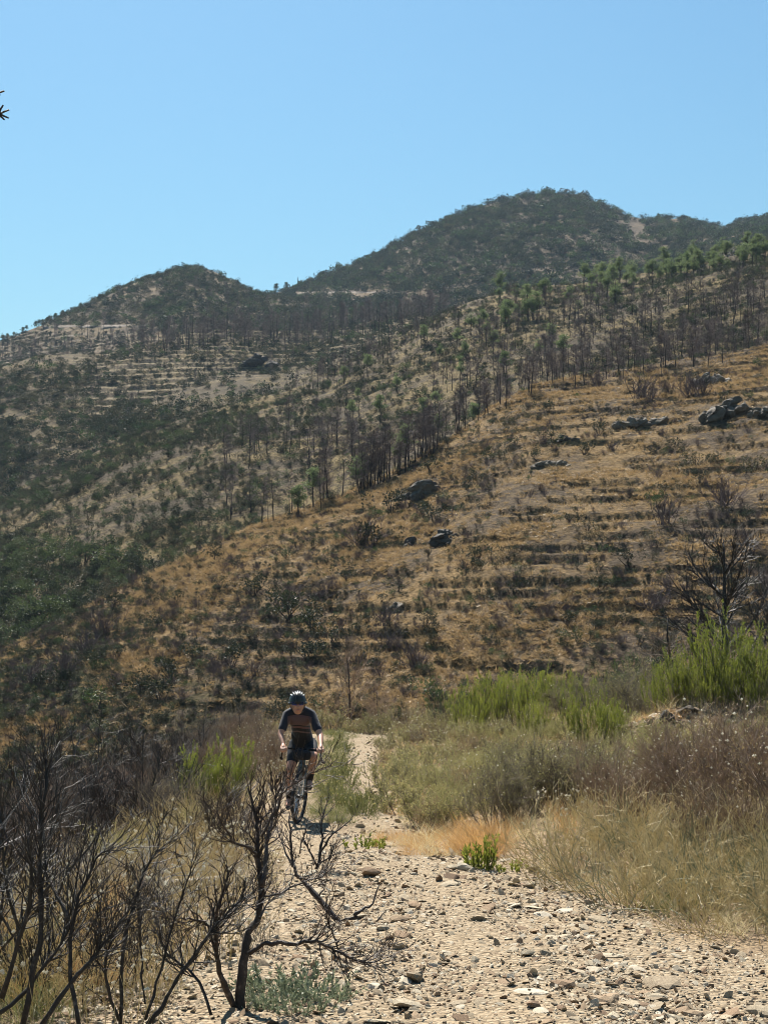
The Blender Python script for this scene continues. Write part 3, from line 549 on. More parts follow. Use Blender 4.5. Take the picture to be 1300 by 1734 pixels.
def burnt_pine(seed, full=1.0, H=6.0):
    """(trunk mesh, crown mesh): straight black trunk, whorls of bare drooping branches with a fuzz of dead twigs"""
    rng = np.random.default_rng(seed); tr = MB(); cr = MB()
    k = 7; x = np.cumsum(rng.normal(size=(k, 2))*0.07, 0)+np.linspace(0, 1, k)[:, None]*rng.normal(size=2)*0.25; P = np.c_[x, np.linspace(-0.4, H, k)]; R = np.linspace(0.085, 0.016, k)*(H/6)**0.5
    tubes(tr, P[None], R[None], 6, 0)
    n = int(46*full); t = rng.uniform(0.28, 0.98, n)**0.9; i = t*(k-1)*0.999; j = i.astype(int); f = (i-j)[:, None]; S = P[j]*(1-f)+P[j+1]*f
    a = rng.uniform(0, 6.283, n); up = rng.uniform(0.1, 0.7, n); D = np.c_[np.cos(a), np.sin(a), up]; L = (0.35+1.55*(1-t)**0.7*ss(0.15, 0.45, t))*rng.uniform(0.6, 1.15, n)*H/6
    B = walk(rng, S, D, L, 3, 0.12, 0.05); RB = np.tile([0.022, 0.018, 0.014, 0.006], (n, 1)); tubes(cr, B, RB, 3, 0)
    a, d, r, _, _ = kids(rng, B, RB, 12, 0.2, 0.8); Q = walk(rng, a, d, rng.uniform(0.2, 0.6, len(a))*H/6, 2, 0.2, 0.12); tubes(cr, Q, np.tile([0.011, 0.009, 0.005], (len(a), 1)), 3, 0)
    return tr.mesh('trunk', [M['fartrunk']]), cr.mesh('crown', [M['farburnt']])
def green_pine(seed, H=5.5, mat=None):
    rng = np.random.default_rng(seed); tr = MB(); cr = MB(); mat = mat or M['pine']
    k = 6; x = np.cumsum(rng.normal(size=(k, 2))*0.10, 0); P = np.c_[x, np.linspace(-0.4, H*0.9, k)]; tubes(tr, P[None], np.linspace(0.13, 0.04, k)[None], 6, 0)
    n = 13; t = rng.uniform(0.45, 0.95, n); i = t*(k-1)*0.999; j = i.astype(int); f = (i-j)[:, None]; S = P[j]*(1-f)+P[j+1]*f
    a = rng.uniform(0, 6.283, n); D = np.c_[np.cos(a), np.sin(a), rng.uniform(0.3, 0.9, n)]; B = walk(rng, S, D, (1.9-1.2*t)*rng.uniform(0.6, 1.2, n), 3, 0.15, 0.1)
    tubes(tr, B, np.tile([0.05, 0.04, 0.03, 0.015], (n, 1)), 3, 0)
    C = np.concatenate([B[:, 2], B[:, 3], P[-1:]]); m = 34; K = np.repeat(np.arange(len(C)), m); d = rot2(rng, len(K)); d[:, 2] = d[:, 2]*0.7+0.25
    cards(cr, C[K]+d*rng.uniform(0.1, 0.62, (len(K), 1))*[1, 1, 0.65], d, rng.uniform(0.2, 0.42, len(K)), 0.13, rng, 0)
    return tr.mesh('trunk', [M['bark']]), cr.mesh('crown', [mat])
RNG = np.random.default_rng(5)
SH = {'dark': [far_shrub(i, [M['scrub'], M['bark']], 330, 0.085, 1.0) for i in (1, 2, 3)],
      'green': [far_shrub(i, [M['scrubgreen'], M['bark']], 330, 0.085, 1.0) for i in (4, 5)],
      'olive': [far_shrub(i, [M['scrubolive'], M['bark']], 280, 0.085, 0.8) for i in (6, 7)],
      'bare': [twig_shrub_far(i, M['farburnt']) for i in (8, 9)]}
PSH = {k: [[proto('shrub_shape', m)] for m in v] for k, v in SH.items()}
FAR = {k: [[proto('far_shrub_shape', far_shrub(40+i, [M[mm], M['bark']], 110, 0.17, 0.9, 0))] for i in range(2)] for k, mm in (('dark', 'scrub'), ('green', 'scrubgreen'), ('olive', 'scrubolive'))}
PSH['valley'] = [[proto('valley_shape', far_shrub(48+i, [M['valley'], M['bark']], 330, 0.085, 1.0))] for i in range(2)]
def emit(name, protos, P, S, label, cat='shrubs'):
    r = np.random.default_rng(len(P)+len(name)); S = np.asarray(S)
    sc = np.c_[S*r.uniform(0.8, 1.4, len(S)), S*r.uniform(0.8, 1.4, len(S)), S]
    scatter(name, protos, P, sc, r.uniform(0, 6.28, len(P)), r.integers(0, len(protos), len(P)), label, r.normal(size=(len(P), 2))*0.08, cat)

# ---- brown hillside: grass tufts (stuff), shrubs (the larger ones singly, the rest as scrub)
GP = [[proto('tuft_shape', grass_tuft(20+i, M['hillgrass'], 16, 1.0, 0.10, 0.7))] for i in range(3)]
patch = lambda X, Y: ss(-0.12, 0.25, fbm(X/7, Y/7, 0, 4))
q, _ = brown.sample(30000, RNG, (-150, 1450), (0.08, 1.0), lambda X, Y, Z, P, E: 0.12+0.88*patch(X, Y))
emit('hill_grass', GP, q, RNG.uniform(0.16, 0.50, len(q)), 'dry orange grass tufts covering the brown hillside', 'grass')
BIG = []                                        # (hill, px, row of base, height in photo px, kind) read from the photo
for px, py, h, k in [(665, 870, 45, 'dark'), (610, 925, 48, 'bare'), (630, 930, 46, 'dark'), (735, 885, 30, 'dark'), (720, 880, 32, 'dark'), (490, 1050, 55, 'dark'), (480, 1030, 40, 'bare'), (590, 985, 30, 'dark'), (175, 1080, 50, 'bare'), (195, 1035, 34, 'dark'),
                     (810, 950, 34, 'dark'), (800, 965, 26, 'dark'), (905, 780, 26, 'dark'), (990, 770, 26, 'dark'), (1085, 675, 40, 'bare'), (1100, 680, 34, 'bare'), (1165, 670, 44, 'bare'), (1188, 672, 40, 'bare'), (1010, 660, 34, 'bare'),
                     (1275, 800, 40, 'olive'), (1225, 860, 50, 'bare'), (1125, 890, 46, 'bare'), (1185, 820, 24, 'dark'), (1175, 790, 34, 'olive'), (1110, 1040, 42, 'bare'), (1130, 1000, 30, 'bare'), (1010, 1000, 28, 'dark'), (1060, 960, 32, 'dark'),
                     (430, 1010, 34, 'dark'), (440, 1000, 30, 'dark'), (540, 1020, 30, 'bare'), (555, 1000, 26, 'bare'), (730, 800, 26, 'dark'), (800, 810, 20, 'dark'), (830, 780, 20, 'dark'), (870, 760, 18, 'dark'), (935, 750, 24, 'dark'), (930, 700, 24, 'dark'),
                     (820, 830, 24, 'bare'), (395, 1130, 40, 'dark'), (330, 1120, 36, 'dark'), (290, 1150, 40, 'dark'), (240, 1180, 44, 'dark'), (150, 1110, 44, 'bare'), (110, 1150, 50, 'bare'), (60, 1160, 44, 'bare'), (270, 1190, 46, 'dark'), (300, 1020, 24, 'dark'),
                     (870, 1010, 24, 'dark'), (900, 1040, 24, 'dark'), (960, 1060, 28, 'dark'), (720, 1060, 34, 'olive'), (650, 1060, 34, 'bare'), (660, 1100, 40, 'bare'), (700, 1130, 44, 'bare'), (560, 1090, 40, 'dark'), (520, 1120, 42, 'dark'), (1210, 960, 34, 'dark'), (1270, 940, 40, 'bare'), (1290, 1000, 44, 'bare'), (1250, 1020, 40, 'dark')]:
    p = brown.at(px, py); BIG.append((p, h*p[1]/F*1.1, k))
dens = lambda X, Y, Z, P, E: np.clip(0.22+0.55*ss(850, 1100, E)+0.5*ss(0.0, 0.35, fbm(X/9, Y/9, 1, 4))-0.1, 0, 1)*(1-0.35*ss(800, 640, E))+0.5*ss(300, 120, P)
q, _ = brown.sample(8200, RNG, (-120, 1420), (0.06, 1.0), dens)
kd = RNG.choice(['dark', 'green', 'olive', 'bare'], len(q), p=[0.40, 0.12, 0.20, 0.28]); sz = np.exp(RNG.normal(-1.08, 0.42, len(q)))
for a, b, c in zip(q, sz, kd): BIG.append((a, float(min(b, 1.7)), str(c)))
BIG.sort(key=lambda t: -t[1]/t[0][1])
inview = [t for t in BIG if -0.276 < t[0][0]/t[0][1] < 0.276]; rest = [t for t in BIG if not (-0.276 < t[0][0]/t[0][1] < 0.276)]+inview[300:]
NM = {'dark': 'hillside_shrub', 'green': 'hillside_shrub', 'olive': 'hillside_shrub', 'bare': 'bare_shrub'}
def zone(p):
    px, py = CX+F*p[0]/p[1], HY-F*p[2]/p[1]
    if py < 760: return 'near the rock ledge' if px > 980 else 'just below the burnt ridge grove'
    if py < 960: return 'on the bare slope below the ledge' if px > 850 else ('around the slanting dark rock' if px > 560 else 'along the left crest')
    return 'low on the terrace lines at right' if px > 850 else ('low behind the cyclist' if px > 420 else 'at the foot of the left slope')
LZ = {'dark': 'dark green shrub', 'green': 'fresh green shrub', 'olive': 'greyish olive shrub', 'bare': 'leafless burnt grey shrub'}
for i, (p, s, k) in enumerate(inview[:300]):
    me = SH[k][i % len(SH[k])]; w = RNG.uniform(0.8, 1.25, 2)
    single(NM[k], me, p-[0, 0, 0.03], RNG.uniform(0, 6.28), (s*w[0], s*w[1], s), LZ[k]+' on the brown hillside '+zone(p), 'shrub', LZ[k]+'s '+zone(p))
for k in SH:
    r = [t for t in rest if t[2] == k]
    emit('hillside_scrub', PSH[k], np.array([t[0] for t in r]), np.array([t[1] for t in r]), 'small %s scrub scattered thinly over the brown hillside' % {'dark': 'dark', 'green': 'green', 'olive': 'olive', 'bare': 'leafless'}[k])

# ---- low growth along the terrace edges
def edges(hill, n, smin, smax, protos, label, pr=(-150, 1450), er=(0, 2000)):
    j, i = np.nonzero(hill.riser[:hill.nv]); px = hill.px[i]; E = hill.EL[j, i]; ok = (px > pr[0]) & (px < pr[1]) & (E > er[0]) & (E < er[1]); j, i = j[ok], i[ok]
    k = RNG.integers(0, len(j), n); q = np.stack([hill.X[j, i], hill.Y[j, i], hill.Z[j, i]], -1)[k]; dx = (hill.px[1]-hill.px[0])/F*q[:, 1]; q[:, 0] += RNG.uniform(-0.5, 0.5, n)*dx; q[:, 2] -= 0.05
    emit('terrace_growth', protos, q, RNG.uniform(smin, smax, n), label)
edges(brown, 3300, 0.14, 0.36, PSH['dark'], 'low dark growth along the terrace edges of the brown hillside')
edges(left, 3000, 0.5, 1.3, FAR['dark'], 'dark shrub rows along the terraces of the left hillside')
edges(mid, 1800, 0.3, 0.8, PSH['dark'], 'low dark growth along the terraces of the middle spur')
edges(far, 2200, 0.7, 1.6, FAR['dark'], 'dark shrub rows on the farthest terraces at left')
# ---- scrub of the farther hills
def cover(hill, n, mask, smin, smax, mixp, what, near=False):
    q, P = hill.sample(n, RNG, (-260, 1560), (0.0, 1.0), mask); kd = RNG.choice(['dark', 'green', 'olive'], len(q), p=mixp)
    for k in ('dark', 'green', 'olive'):
        m = kd == k; s = np.exp(RNG.normal(math.log((smin+smax)/2), 0.35, m.sum()))
        emit(what[0], PSH['valley'] if (what[0] == 'valley_scrub' and k == 'green') else (PSH if near else FAR)[k], q[m], np.clip(s, smin*0.5, smax*1.6), what[1] % {'dark': 'dark', 'green': 'green', 'olive': 'olive'}[k])
clump = lambda X, Y, s, a, b, sd: ss(a, b, fbm(X/s, Y/s, sd, 4))
cover(mid, 11500, lambda X, Y, Z, P, E: np.clip(0.3+0.7*clump(X, Y, 7, -0.15, 0.3, 2), 0, 1)*(0.45+0.55*ss(650, 300, P)), 0.42, 1.1, [0.42, 0.22, 0.36], ('hillside_scrub', '%s scrub covering the spur behind the brown hillside'), True)
cover(mid, 1500, lambda X, Y, Z, P, E: ss(890, 980, E)*ss(420, 250, P), 1.0, 2.2, [0.35, 0.55, 0.10], ('valley_scrub', 'dense %s scrub filling the valley on the left'), True)
cover(left, 8200, lambda X, Y, Z, P, E: np.clip(0.35+0.7*clump(X, Y, 10, -0.15, 0.3, 3), 0, 1)*(1-0.82*ss(720, 660, E)*ss(90, 200, P))*(1-0.85*ss(640, 615, E)*ss(230, 130, P)), 0.8, 1.8, [0.5, 0.13, 0.37], ('hillside_scrub', '%s scrub covering the terraced hillside on the left'))
cover(far, 17000, lambda X, Y, Z, P, E: np.clip(0.5+0.7*clump(X, Y, 16, -0.2, 0.25, 4), 0, 1)*(1-0.9*ss(300, 230, P)*ss(550, 556, E)), 1.0, 2.4, [0.5, 0.17, 0.33], ('hillside_scrub', '%s scrub covering the small conical hill'))
cover(peak, 25000, lambda X, Y, Z, P, E: np.clip(0.5+0.7*clump(X, Y, 22, -0.2, 0.2, 5), 0, 1)*(1-0.9*np.exp(-((P-1075)/32)**2-((E-385)/30)**2))*(1-0.97*(np.abs(E-499) < 3.5)*(P > 495)*(P < 720)), 1.6, 3.3, [0.58, 0.26, 0.16], ('mountain_scrub', '%s scrub covering the mountain'))

# ---- burnt pines: the 300 that show largest singly, the rest as one mass; living pines; skyline trees
BP = [burnt_pine(60+i, f) for i, f in enumerate((1.0, 0.8, 1.2, 0.4, 1.0, 0.6))]; GPN = [green_pine(70+i) for i in range(3)]
def tree(name, pr, loc, rz, sc, label, group):
    o = empty(name, loc, rz); o.scale = sc; link('trunk', pr[0], o); link('crown', pr[1], o); return tag(o, label, 'tree', group)
TR = []
def pines(hill, n, px, v, mask, hs, zone):
    q, P = hill.sample(n, RNG, px, v, mask)
    for a in q: TR.append((a, hs*RNG.uniform(0.5, 1.15)/6.0, zone))
pines(brown, 75, (540, 780), (0.93, 1.0), lambda X, Y, Z, P, E: 0.2+0.8*ss(560, 640, P)*ss(770, 720, P), 4.6, 'ridge')
pines(brown, 16, (430, 560), (0.95, 1.0), None, 4.0, 'ridge')
pines(brown, 10, (770, 850), (0.95, 1.0), None, 4.2, 'ridge')
pines(brown, 55, (840, 1420), (0.93, 1.0), None, 3.9, 'upper')
rowm = lambda X, Y, Z, P, E: ss(0.0, 0.25, np.sin(Z*2.2)*0.5+0.35)
pines(mid, 430, (800, 1450), (0.05, 0.75), lambda X, Y, Z, P, E: rowm(X, Y, Z, P, E)*ss(490, 520, E), 4.7, 'upper')
pines(mid, 190, (500, 860), (0.15, 0.98), lambda X, Y, Z, P, E: rowm(X, Y, Z, P, E)*ss(-0.2, 0.1, fbm(X/30, Y/30, 3, 3))*ss(720, 640, E), 4.4, 'slope')
pines(mid, 70, (380, 620), (0.2, 0.9), lambda X, Y, Z, P, E: ss(0, 0.3, fbm(X/18, Y/18, 2, 3)), 5.0, 'slope')
pines(left, 430, (180, 760), (0.72, 1.0), lambda X, Y, Z, P, E: rowm(X, Y, Z, P, E)*ss(180, 320, P+40*fbm(X/20, Y/20, 1, 3)), 8.0, 'terrace')
pines(left, 40, (100, 560), (0.3, 0.7), None, 5.0, 'terrace')
pines(far, 160, (330, 900), (0.2, 0.75), None, 8.0, 'terrace')
pines(far, 200, (-60, 330), (0.1, 0.8), lambda X, Y, Z, P, E: 1.0*(E > 556), 7.0, 'terrace')
ZL = {'ridge': ('bare burnt pine in the grove along the brown ridge', 'burnt pines on the ridge of the brown hillside'), 'upper': ('bare burnt pine in the forest at the upper right', 'burnt pines on the upper right slope'),
      'slope': ('bare burnt pine on the terraced spur in the middle', 'burnt pines on the middle spur'), 'terrace': ('tiny burnt pine standing on the distant terraced hillside', 'burnt pines on the distant terraces')}
TR.sort(key=lambda t: -t[1]/t[0][1]); iv = [t for t in TR if -0.274 < t[0][0]/t[0][1] < 0.274]; ot = [t for t in TR if not (-0.274 < t[0][0]/t[0][1] < 0.274)]+iv[300:]
for i, (p, s, z) in enumerate(iv[:300]):
    w = s*RNG.uniform(0.85, 1.15); px = CX+F*p[0]/p[1]; py = HY-F*p[2]/p[1]
    sub = '' if z == 'terrace' else (', rooted on the brown crest itself' if (z == 'upper' and p[1] < 160) else ', in the far rows' if p[1] > 230 else (', near rows, left part' if px < 900 else ', near rows, middle' if px < 1100 else ', near rows, right part') if z == 'upper' else ', in the near rows' if z != 'ridge' else (', left end' if px < 600 else ', dense middle' if px < 720 else ', right end'))
    tree('burnt_pine', BP[int(RNG.integers(0, 6))], p, RNG.uniform(0, 6.28), (w, w, s), ZL[z][0]+sub, ZL[z][1]+sub)
BPO = [[proto('trunk_shape', a), proto('crown_shape', b)] for a, b in BP]
r_ = np.random.default_rng(9)
scatter('burnt_forest', BPO, np.array([t[0] for t in ot]), np.array([t[1] for t in ot]), r_.uniform(0, 6.28, len(ot)), r_.integers(0, 6, len(ot)), 'far burnt pines standing as a thin dark forest', None, 'forest')
def gpines(hill, n, px, v, mask, hs, label, group):
    q, _ = hill.sample(n, RNG, px, v, mask)
    for a in q: s = hs*RNG.uniform(0.65, 1.2)/5.5; sd = (', left of the summit' if CX+F*a[0]/a[1] < 1080 else ', under the summit' if CX+F*a[0]/a[1] < 1200 else ', by the right edge') if 'skyline' in label else ''; tree('pine_tree', GPN[int(RNG.integers(0, 3))], a, RNG.uniform(0, 6.28), (s, s, s), label+sd, group+sd)
gpines(mid, 70, (960, 1330), (0.72, 1.0), lambda X, Y, Z, P, E: ss(950, 1150, P), 4.6, 'living green pine on the upper right skyline slope', 'green pines on the upper right slope')
gpines(mid, 26, (840, 1060), (0.55, 0.95), None, 4.8, 'living green pine standing among the burnt pines in the middle', 'green pines among the burnt ones')
gpines(mid, 26, (560, 860), (0.1, 0.75), None, 3.6, 'small living pine on the middle spur below the burnt pines', 'small green pines on the middle spur')
gpines(brown, 7, (480, 700), (0.95, 0.99), None, 3.4, 'small pale green pine beside the burnt grove on the ridge', 'green pines beside the ridge grove')
for px, py, h in [(935, 590, 44), (955, 612, 46), (915, 610, 36), (1000, 515, 34), (1040, 520, 34), (885, 545, 30)]:
    p = mid.at(px, py); s = h*p[1]/F/5.5; tree('pine_tree', GPN[px % 3], p, px, (s*1.15, s*1.15, s), 'bright green pine standing out in the middle of the burnt forest', 'bright pines in the burnt forest')
SKYP = [green_pine(80+i, 5.5, M['scrubgreen']) for i in range(2)]
for px in (4, 14, 24, 37, 45, 60, 66, 72, 80, 84, 92, 97, 104, 108, 115, 128, 138):
    p = far.pos(np.array([px*1.0]), np.array([0.985]))[0]; s = RNG.uniform(9, 15)*p[1]/F/5.5
    tree('pine_tree', SKYP[px % 2], p, px, (s*1.3, s*1.3, s), 'tiny tree in the row along the left skyline', 'trees on the left skyline')
for px, h, l in ((465, 17, 'round tree on the saddle between the two summits'), (487, 13, 'smaller tree right of the round one on the saddle')):
    p = peak.pos(np.array([px*1.0]), np.array([0.985]))[0]; s = h*p[1]/F/5.5; tree('pine_tree', SKYP[px % 2], p, px, (s*1.5, s*1.5, s*1.1), l, None)
# thin bare trunks on the skyline
for px, hl, h, l in ((504, peak, 17, 'thin bare pole of a dead tree on the saddle skyline'), (114, far, 13, 'thin bare pole of a dead tree on the left skyline')):
    p = hl.pos(np.array([px*1.0]), np.array([0.99]))[0]; H = h*p[1]/F; mb = MB()
    tubes(mb, np.array([[[0, 0, -1], [0.1, 0, H*0.5], [0, 0.1, H]]]), np.array([[0.22, 0.2, 0.1]]), 6); tubes(mb, np.array([[[0.05, 0, H*0.5], [0.6, 0, H*0.62]], [[0.03, 0, H*0.65], [-0.5, 0.2, H*0.78]]]), np.array([[0.08, 0.03]]*2), 4)
    single('dead_tree', mb.mesh('dead_tree', [M['fartrunk']]), p, 0, 1.0, l, 'tree')
# ---- road cut along the far slopes
def road(hill, pts, w, label):
    P = []
    for px in np.arange(pts[0][0], pts[-1][0]+1, 6.0):
        P.append(hill.at(px, np.interp(px, [a[0] for a in pts], [a[1] for a in pts])))
    P = np.array(P); P[:, 2] = np.convolve(np.pad(P[:, 2], 4, mode='edge'), np.ones(9)/9, 'valid'); P[:, 1] = np.convolve(np.pad(P[:, 1], 4, mode='edge'), np.ones(9)/9, 'valid')
    mb = MB(); o = np.array([0, 1.0, 0])*w; G = np.stack([P-o*0.9+[0, 0, -2.0], P-o*0.6+[0, 0, 0.3], P+o*0.6+[0, 0, 0.5], P+o*1.4+[0, 0, 1.4]], 1); mb.add(G, grid_faces(len(P), 4))
    tag(link('road', mb.mesh('road', [simple('road_cut', (0.15, 0.12, 0.09), 0.95, 0.3, 0.15)], True)), label, None, None, 'structure')
road(far, [(80, 555), (150, 554), (260, 553)], 1.8, 'dirt road cut across the far terraced slope')
road(peak, [(505, 497), (600, 496), (700, 498)], 1.8, 'dirt road cut along the foot of the mountain')
# ---- rock outcrops on the hillsides
def outcrop(seed, w, h, name='rock_outcrop'):
    """tilted slabs of dark slate breaking out of the slope"""
    rng = np.random.default_rng(seed); mb = MB(); n = max(12, int(8*w/h))
    for i in range(n):
        V, Fa = stone(seed*10+i, (h*rng.uniform(0.22, 0.6), h*rng.uniform(0.2, 0.4), h*rng.uniform(0.12, 0.34)), ICO3, 10, 0.0)
        V = V*(1+0.3*fbm(V[:, 0]*5/h+V[:, 2]*9/h, V[:, 1]*5/h+i, seed, 3))[:, None]
        a, c = rng.uniform(0.0, 0.8), rng.normal()*0.4+0.35; V = V@np.array([[math.cos(a), 0, math.sin(a)], [0, 1, 0], [-math.sin(a), 0, math.cos(a)]])@np.array([[1, 0, 0], [0, math.cos(c), -math.sin(c)], [0, math.sin(c), math.cos(c)]])
        t = rng.random(); mb.add(V+np.array([w*(t-0.5)*0.9, rng.normal()*h*0.25, h*(rng.uniform(0.0, 0.6)*(1-abs(2*t-1)**2)+0.02)]), Fa)
    return mb.mesh(name, [M['outcrop']])
for i, (px, py, w, h, l) in enumerate([(705, 845, 62, 40, 'large dark slanting rock on the brown hillside below the burnt grove'), (755, 922, 54, 32, 'dark rock outcrop low on the brown hillside, beside the pair of boulders'), (699, 925, 26, 22, 'small dark boulder left of the lower outcrop'),
        (1110, 722, 160, 24, 'long jagged rock ledge near the top of the brown hillside'), (1232, 705, 84, 38, 'tall dark rock block at the right end of the ledge'), (1290, 706, 50, 24, 'dark rock at the right edge above the grassy slope'), (935, 790, 66, 16, 'low broken rock band in the middle of the brown hillside'),
        (1200, 650, 60, 24, 'scattered rocks above the tall dark block'), (545, 1015, 44, 24, 'rubbly outcrop low on the left of the brown hillside'), (680, 1030, 40, 18, 'small rock pile low in the middle of the brown hillside'), (960, 750, 40, 14, 'thin rock rib below the crest of the brown hillside')]):
    p = brown.at(px, py); k = p[1]/F; single('rock_outcrop', outcrop(i+3, w*k, h*k), p+[0, 0.3, -0.1], 0, 1.0, l, 'rock')
p = left.at(440, 622); single('rock_outcrop', outcrop(40, 50*p[1]/F, 24*p[1]/F), p, 0, 1.0, 'dark rock outcrop on the distant terraced hillside', 'rock')

# ------------------------------------------------------------------ foreground plants
def octa(mb, P, r, mat=0):
    P = np.asarray(P, float); n = len(P); r = np.broadcast_to(r, (n,))
    U = np.array([[1, 0, 0], [-1, 0, 0], [0, 1, 0], [0, -1, 0], [0, 0, 1], [0, 0, -1.]]); V = P[:, None]+U*r[:, None, None]
    f = np.array([[0, 2, 4], [2, 1, 4], [1, 3, 4], [3, 0, 4], [2, 0, 5], [1, 2, 5], [3, 1, 5], [0, 3, 5]]); mb.add(V, (np.arange(n)[:, None, None]*6+f).reshape(-1, 3), mat)
def lev(P, r0, r1): return np.linspace(r0, r1, P.shape[1])[None]+0*P[:, :, 0]
def stems_of(rng, n, base, spread, L, k=4, wob=0.12, up=0.1):
    a = rng.uniform(0, 6.283, n); rr = base*np.sqrt(rng.random(n)); S = np.c_[np.cos(a)*rr, np.sin(a)*rr, np.full(n, -0.05)]
    D = np.c_[np.cos(a)*spread*rng.uniform(0.1, 1, n), np.sin(a)*spread*rng.uniform(0.1, 1, n), np.ones(n)]
    return walk(rng, S, D, L*rng.uniform(0.5, 1.0, n), k, wob, up)
def heath(seed, leafm, n=40, H=1.25, dens=46, spread=0.38):
    """upright plumes of fine needle leaves"""
    rng = np.random.default_rng(seed); st, fo = MB(), MB()
    P = stems_of(rng, n, 0.38, spread, H, 5, 0.06, 0.14); R = lev(P, 0.008, 0.002); tubes(st, P, R, 3)
    a, d, r, _, _ = kids(rng, P, R, 6, 0.3, 0.30, 0.12); Q = walk(rng, a, d, rng.uniform(0.12, 0.26, len(a))*H, 3, 0.05, 0.16); RQ = lev(Q, 0.004, 0.001); tubes(st, Q, RQ, 3)
    for W_, RW, m, t0 in ((P, R, dens, 0.4), (Q, RQ, dens, 0.05)):
        a, d, _, _, _ = kids(rng, W_, RW, m, t0, 0.50, 0.15); cards(fo, a, d, rng.uniform(0.025, 0.045, len(a)), 0.0085, rng)
    return [('stems', st.mesh('stems', [M['deadgrey']])), ('foliage', fo.mesh('foliage', [leafm]))]
def rockrose(seed, leafm, H=0.75, n=22, nl=5, heads=60, headm='flower', twigm='deadgrey'):
    rng = np.random.default_rng(seed); st, fo, fl = MB(), MB(), MB()
    P = stems_of(rng, n, 0.2, 1.0, H, 4, 0.14, 0.12); R = lev(P, 0.009, 0.003); tubes(st, P, R, 3)
    a, d, r, _, _ = kids(rng, P, R, 5, 0.25, 0.6); Q = walk(rng, a, d, rng.uniform(0.2, 0.4, len(a))*H, 3, 0.14, 0.15); RQ = lev(Q, 0.004, 0.002); tubes(st, Q, RQ, 3)
    a, d, r, _, _ = kids(rng, Q, RQ, 4, 0.2, 0.6); T = walk(rng, a, d, rng.uniform(0.08, 0.2, len(a))*H, 2, 0.14, 0.2); RT = lev(T, 0.0025, 0.0012); tubes(st, T, RT, 3)
    a, d, _, _, _ = kids(rng, T, RT, nl, 0.0, 0.7, 0.3); cards(fo, a, d, rng.uniform(0.025, 0.055, len(a)), rng.uniform(0.010, 0.018, len(a)), rng)
    out = [('stems', st.mesh('stems', [M[twigm]])), ('foliage', fo.mesh('foliage', [leafm]))]
    if heads:
        i = rng.choice(len(T), heads, replace=False); i = i[np.argsort(-T[i, -1, 2])][:max(6, int(heads*0.8))]; octa(fl, T[i, -1]+[0, 0, 0.01], rng.uniform(0.008, 0.016, len(i))); out.append(('seed_heads', fl.mesh('seed_heads', [M[headm]])))
    return out
def twiggy(seed, mat, H=0.9, n=16, c=(6, 6, 3), spread=1.0, heads=0, r0=0.010, wob=0.13, ang=0.6, headm='flower', leaves=0, leafm='cistusbrown', base=0.2):
    rng = np.random.default_rng(seed); st, fl, fo = MB(), MB(), MB()
    P = stems_of(rng, n, base, spread, H, 5, wob, 0.10); R = lev(P, r0, r0*0.35); tubes(st, P, R, 4); T = P
    L = 0.42
    for q, m in enumerate(c):
        RT = lev(T, r0*0.5**(q+0.3), r0*0.5**(q+1)) if q else R
        a, d, r, _, _ = kids(rng, T, RT, m, 0.25, ang, 0.25); T = walk(rng, a, d, rng.uniform(0.5, 1.0, len(a))*L*H, 3, wob, 0.13); L *= 0.55
        tubes(st, T, lev(T, max(r0*0.5**(q+1), 0.0016), max(0.0012, r0*0.5**(q+2))), 3)
    out = [('branches', st.mesh('branches', [M[mat]]))]
    if leaves: RT = lev(T, 0.002, 0.001); a, d, _, _, _ = kids(rng, T, RT, leaves, 0.1, 0.7); cards(fo, a, d, rng.uniform(0.015, 0.035, len(a)), 0.010, rng); out.append(('foliage', fo.mesh('foliage', [M[leafm]])))
    if heads: i = rng.choice(len(T), heads, replace=False); octa(fl, T[i, -1], rng.uniform(0.007, 0.015, heads)); out.append(('seed_heads', fl.mesh('seed_heads', [M[headm]])))
    return out
def herb(seed, mat, H=0.4, n=30, heads=0, headm='yellow', lw=0.016, ll=0.06, per=14, spread=0.7):
    rng = np.random.default_rng(seed); st, fo, fl = MB(), MB(), MB()
    P = stems_of(rng, n, 0.22, spread, H, 3, 0.12, 0.1); R = lev(P, 0.004, 0.0015); tubes(st, P, R, 3)
    a, d, _, _, _ = kids(rng, P, R, per, 0.1, 0.6, 0.3); cards(fo, a, d, ll*rng.uniform(0.6, 1.2, len(a)), lw, rng, 0, 0.12)
    out = [('stems', st.mesh('stems', [mat])), ('foliage', fo.mesh('foliage', [mat]))]
    if heads: i = rng.choice(n, min(heads, n), replace=False); octa(fl, P[i, -1]+rng.normal(size=(len(i), 3))*0.01, rng.uniform(0.008, 0.016, len(i))); out.append(('flower_heads', fl.mesh('flower_heads', [M[headm]])))
    return out
def X(px, y): return (px-CX)/F*y
def plant(name, parts, px, y, sc, label, cat='bush', group=None, rz=None, sink=0.02):
    x = X(px, y); s = (sc,)*3 if np.isscalar(sc) else sc
    o = empty(name, (x, y, float(gz(x, y))-sink), RNG.uniform(0, 6.28) if rz is None else rz); o.scale = s
    for nm, me in parts: link(nm, me, o)
    return tag(o, label, cat, group)
HB = [heath(100+i, M['heath']) for i in range(3)]; HD = [heath(110+i, M['heathdark'], 36, 1.2, 30, 0.7) for i in range(2)]
RR = [rockrose(120+i, M['cistus'], 0.75, 22, 5, 50) for i in range(3)]; RB_ = [rockrose(130+i, M['cistusbrown'], 0.75, 20, 4, 40) for i in range(2)]; RY = [rockrose(135+i, M['cistus'], 0.6, 20, 5, 110, 'yellow') for i in range(2)]
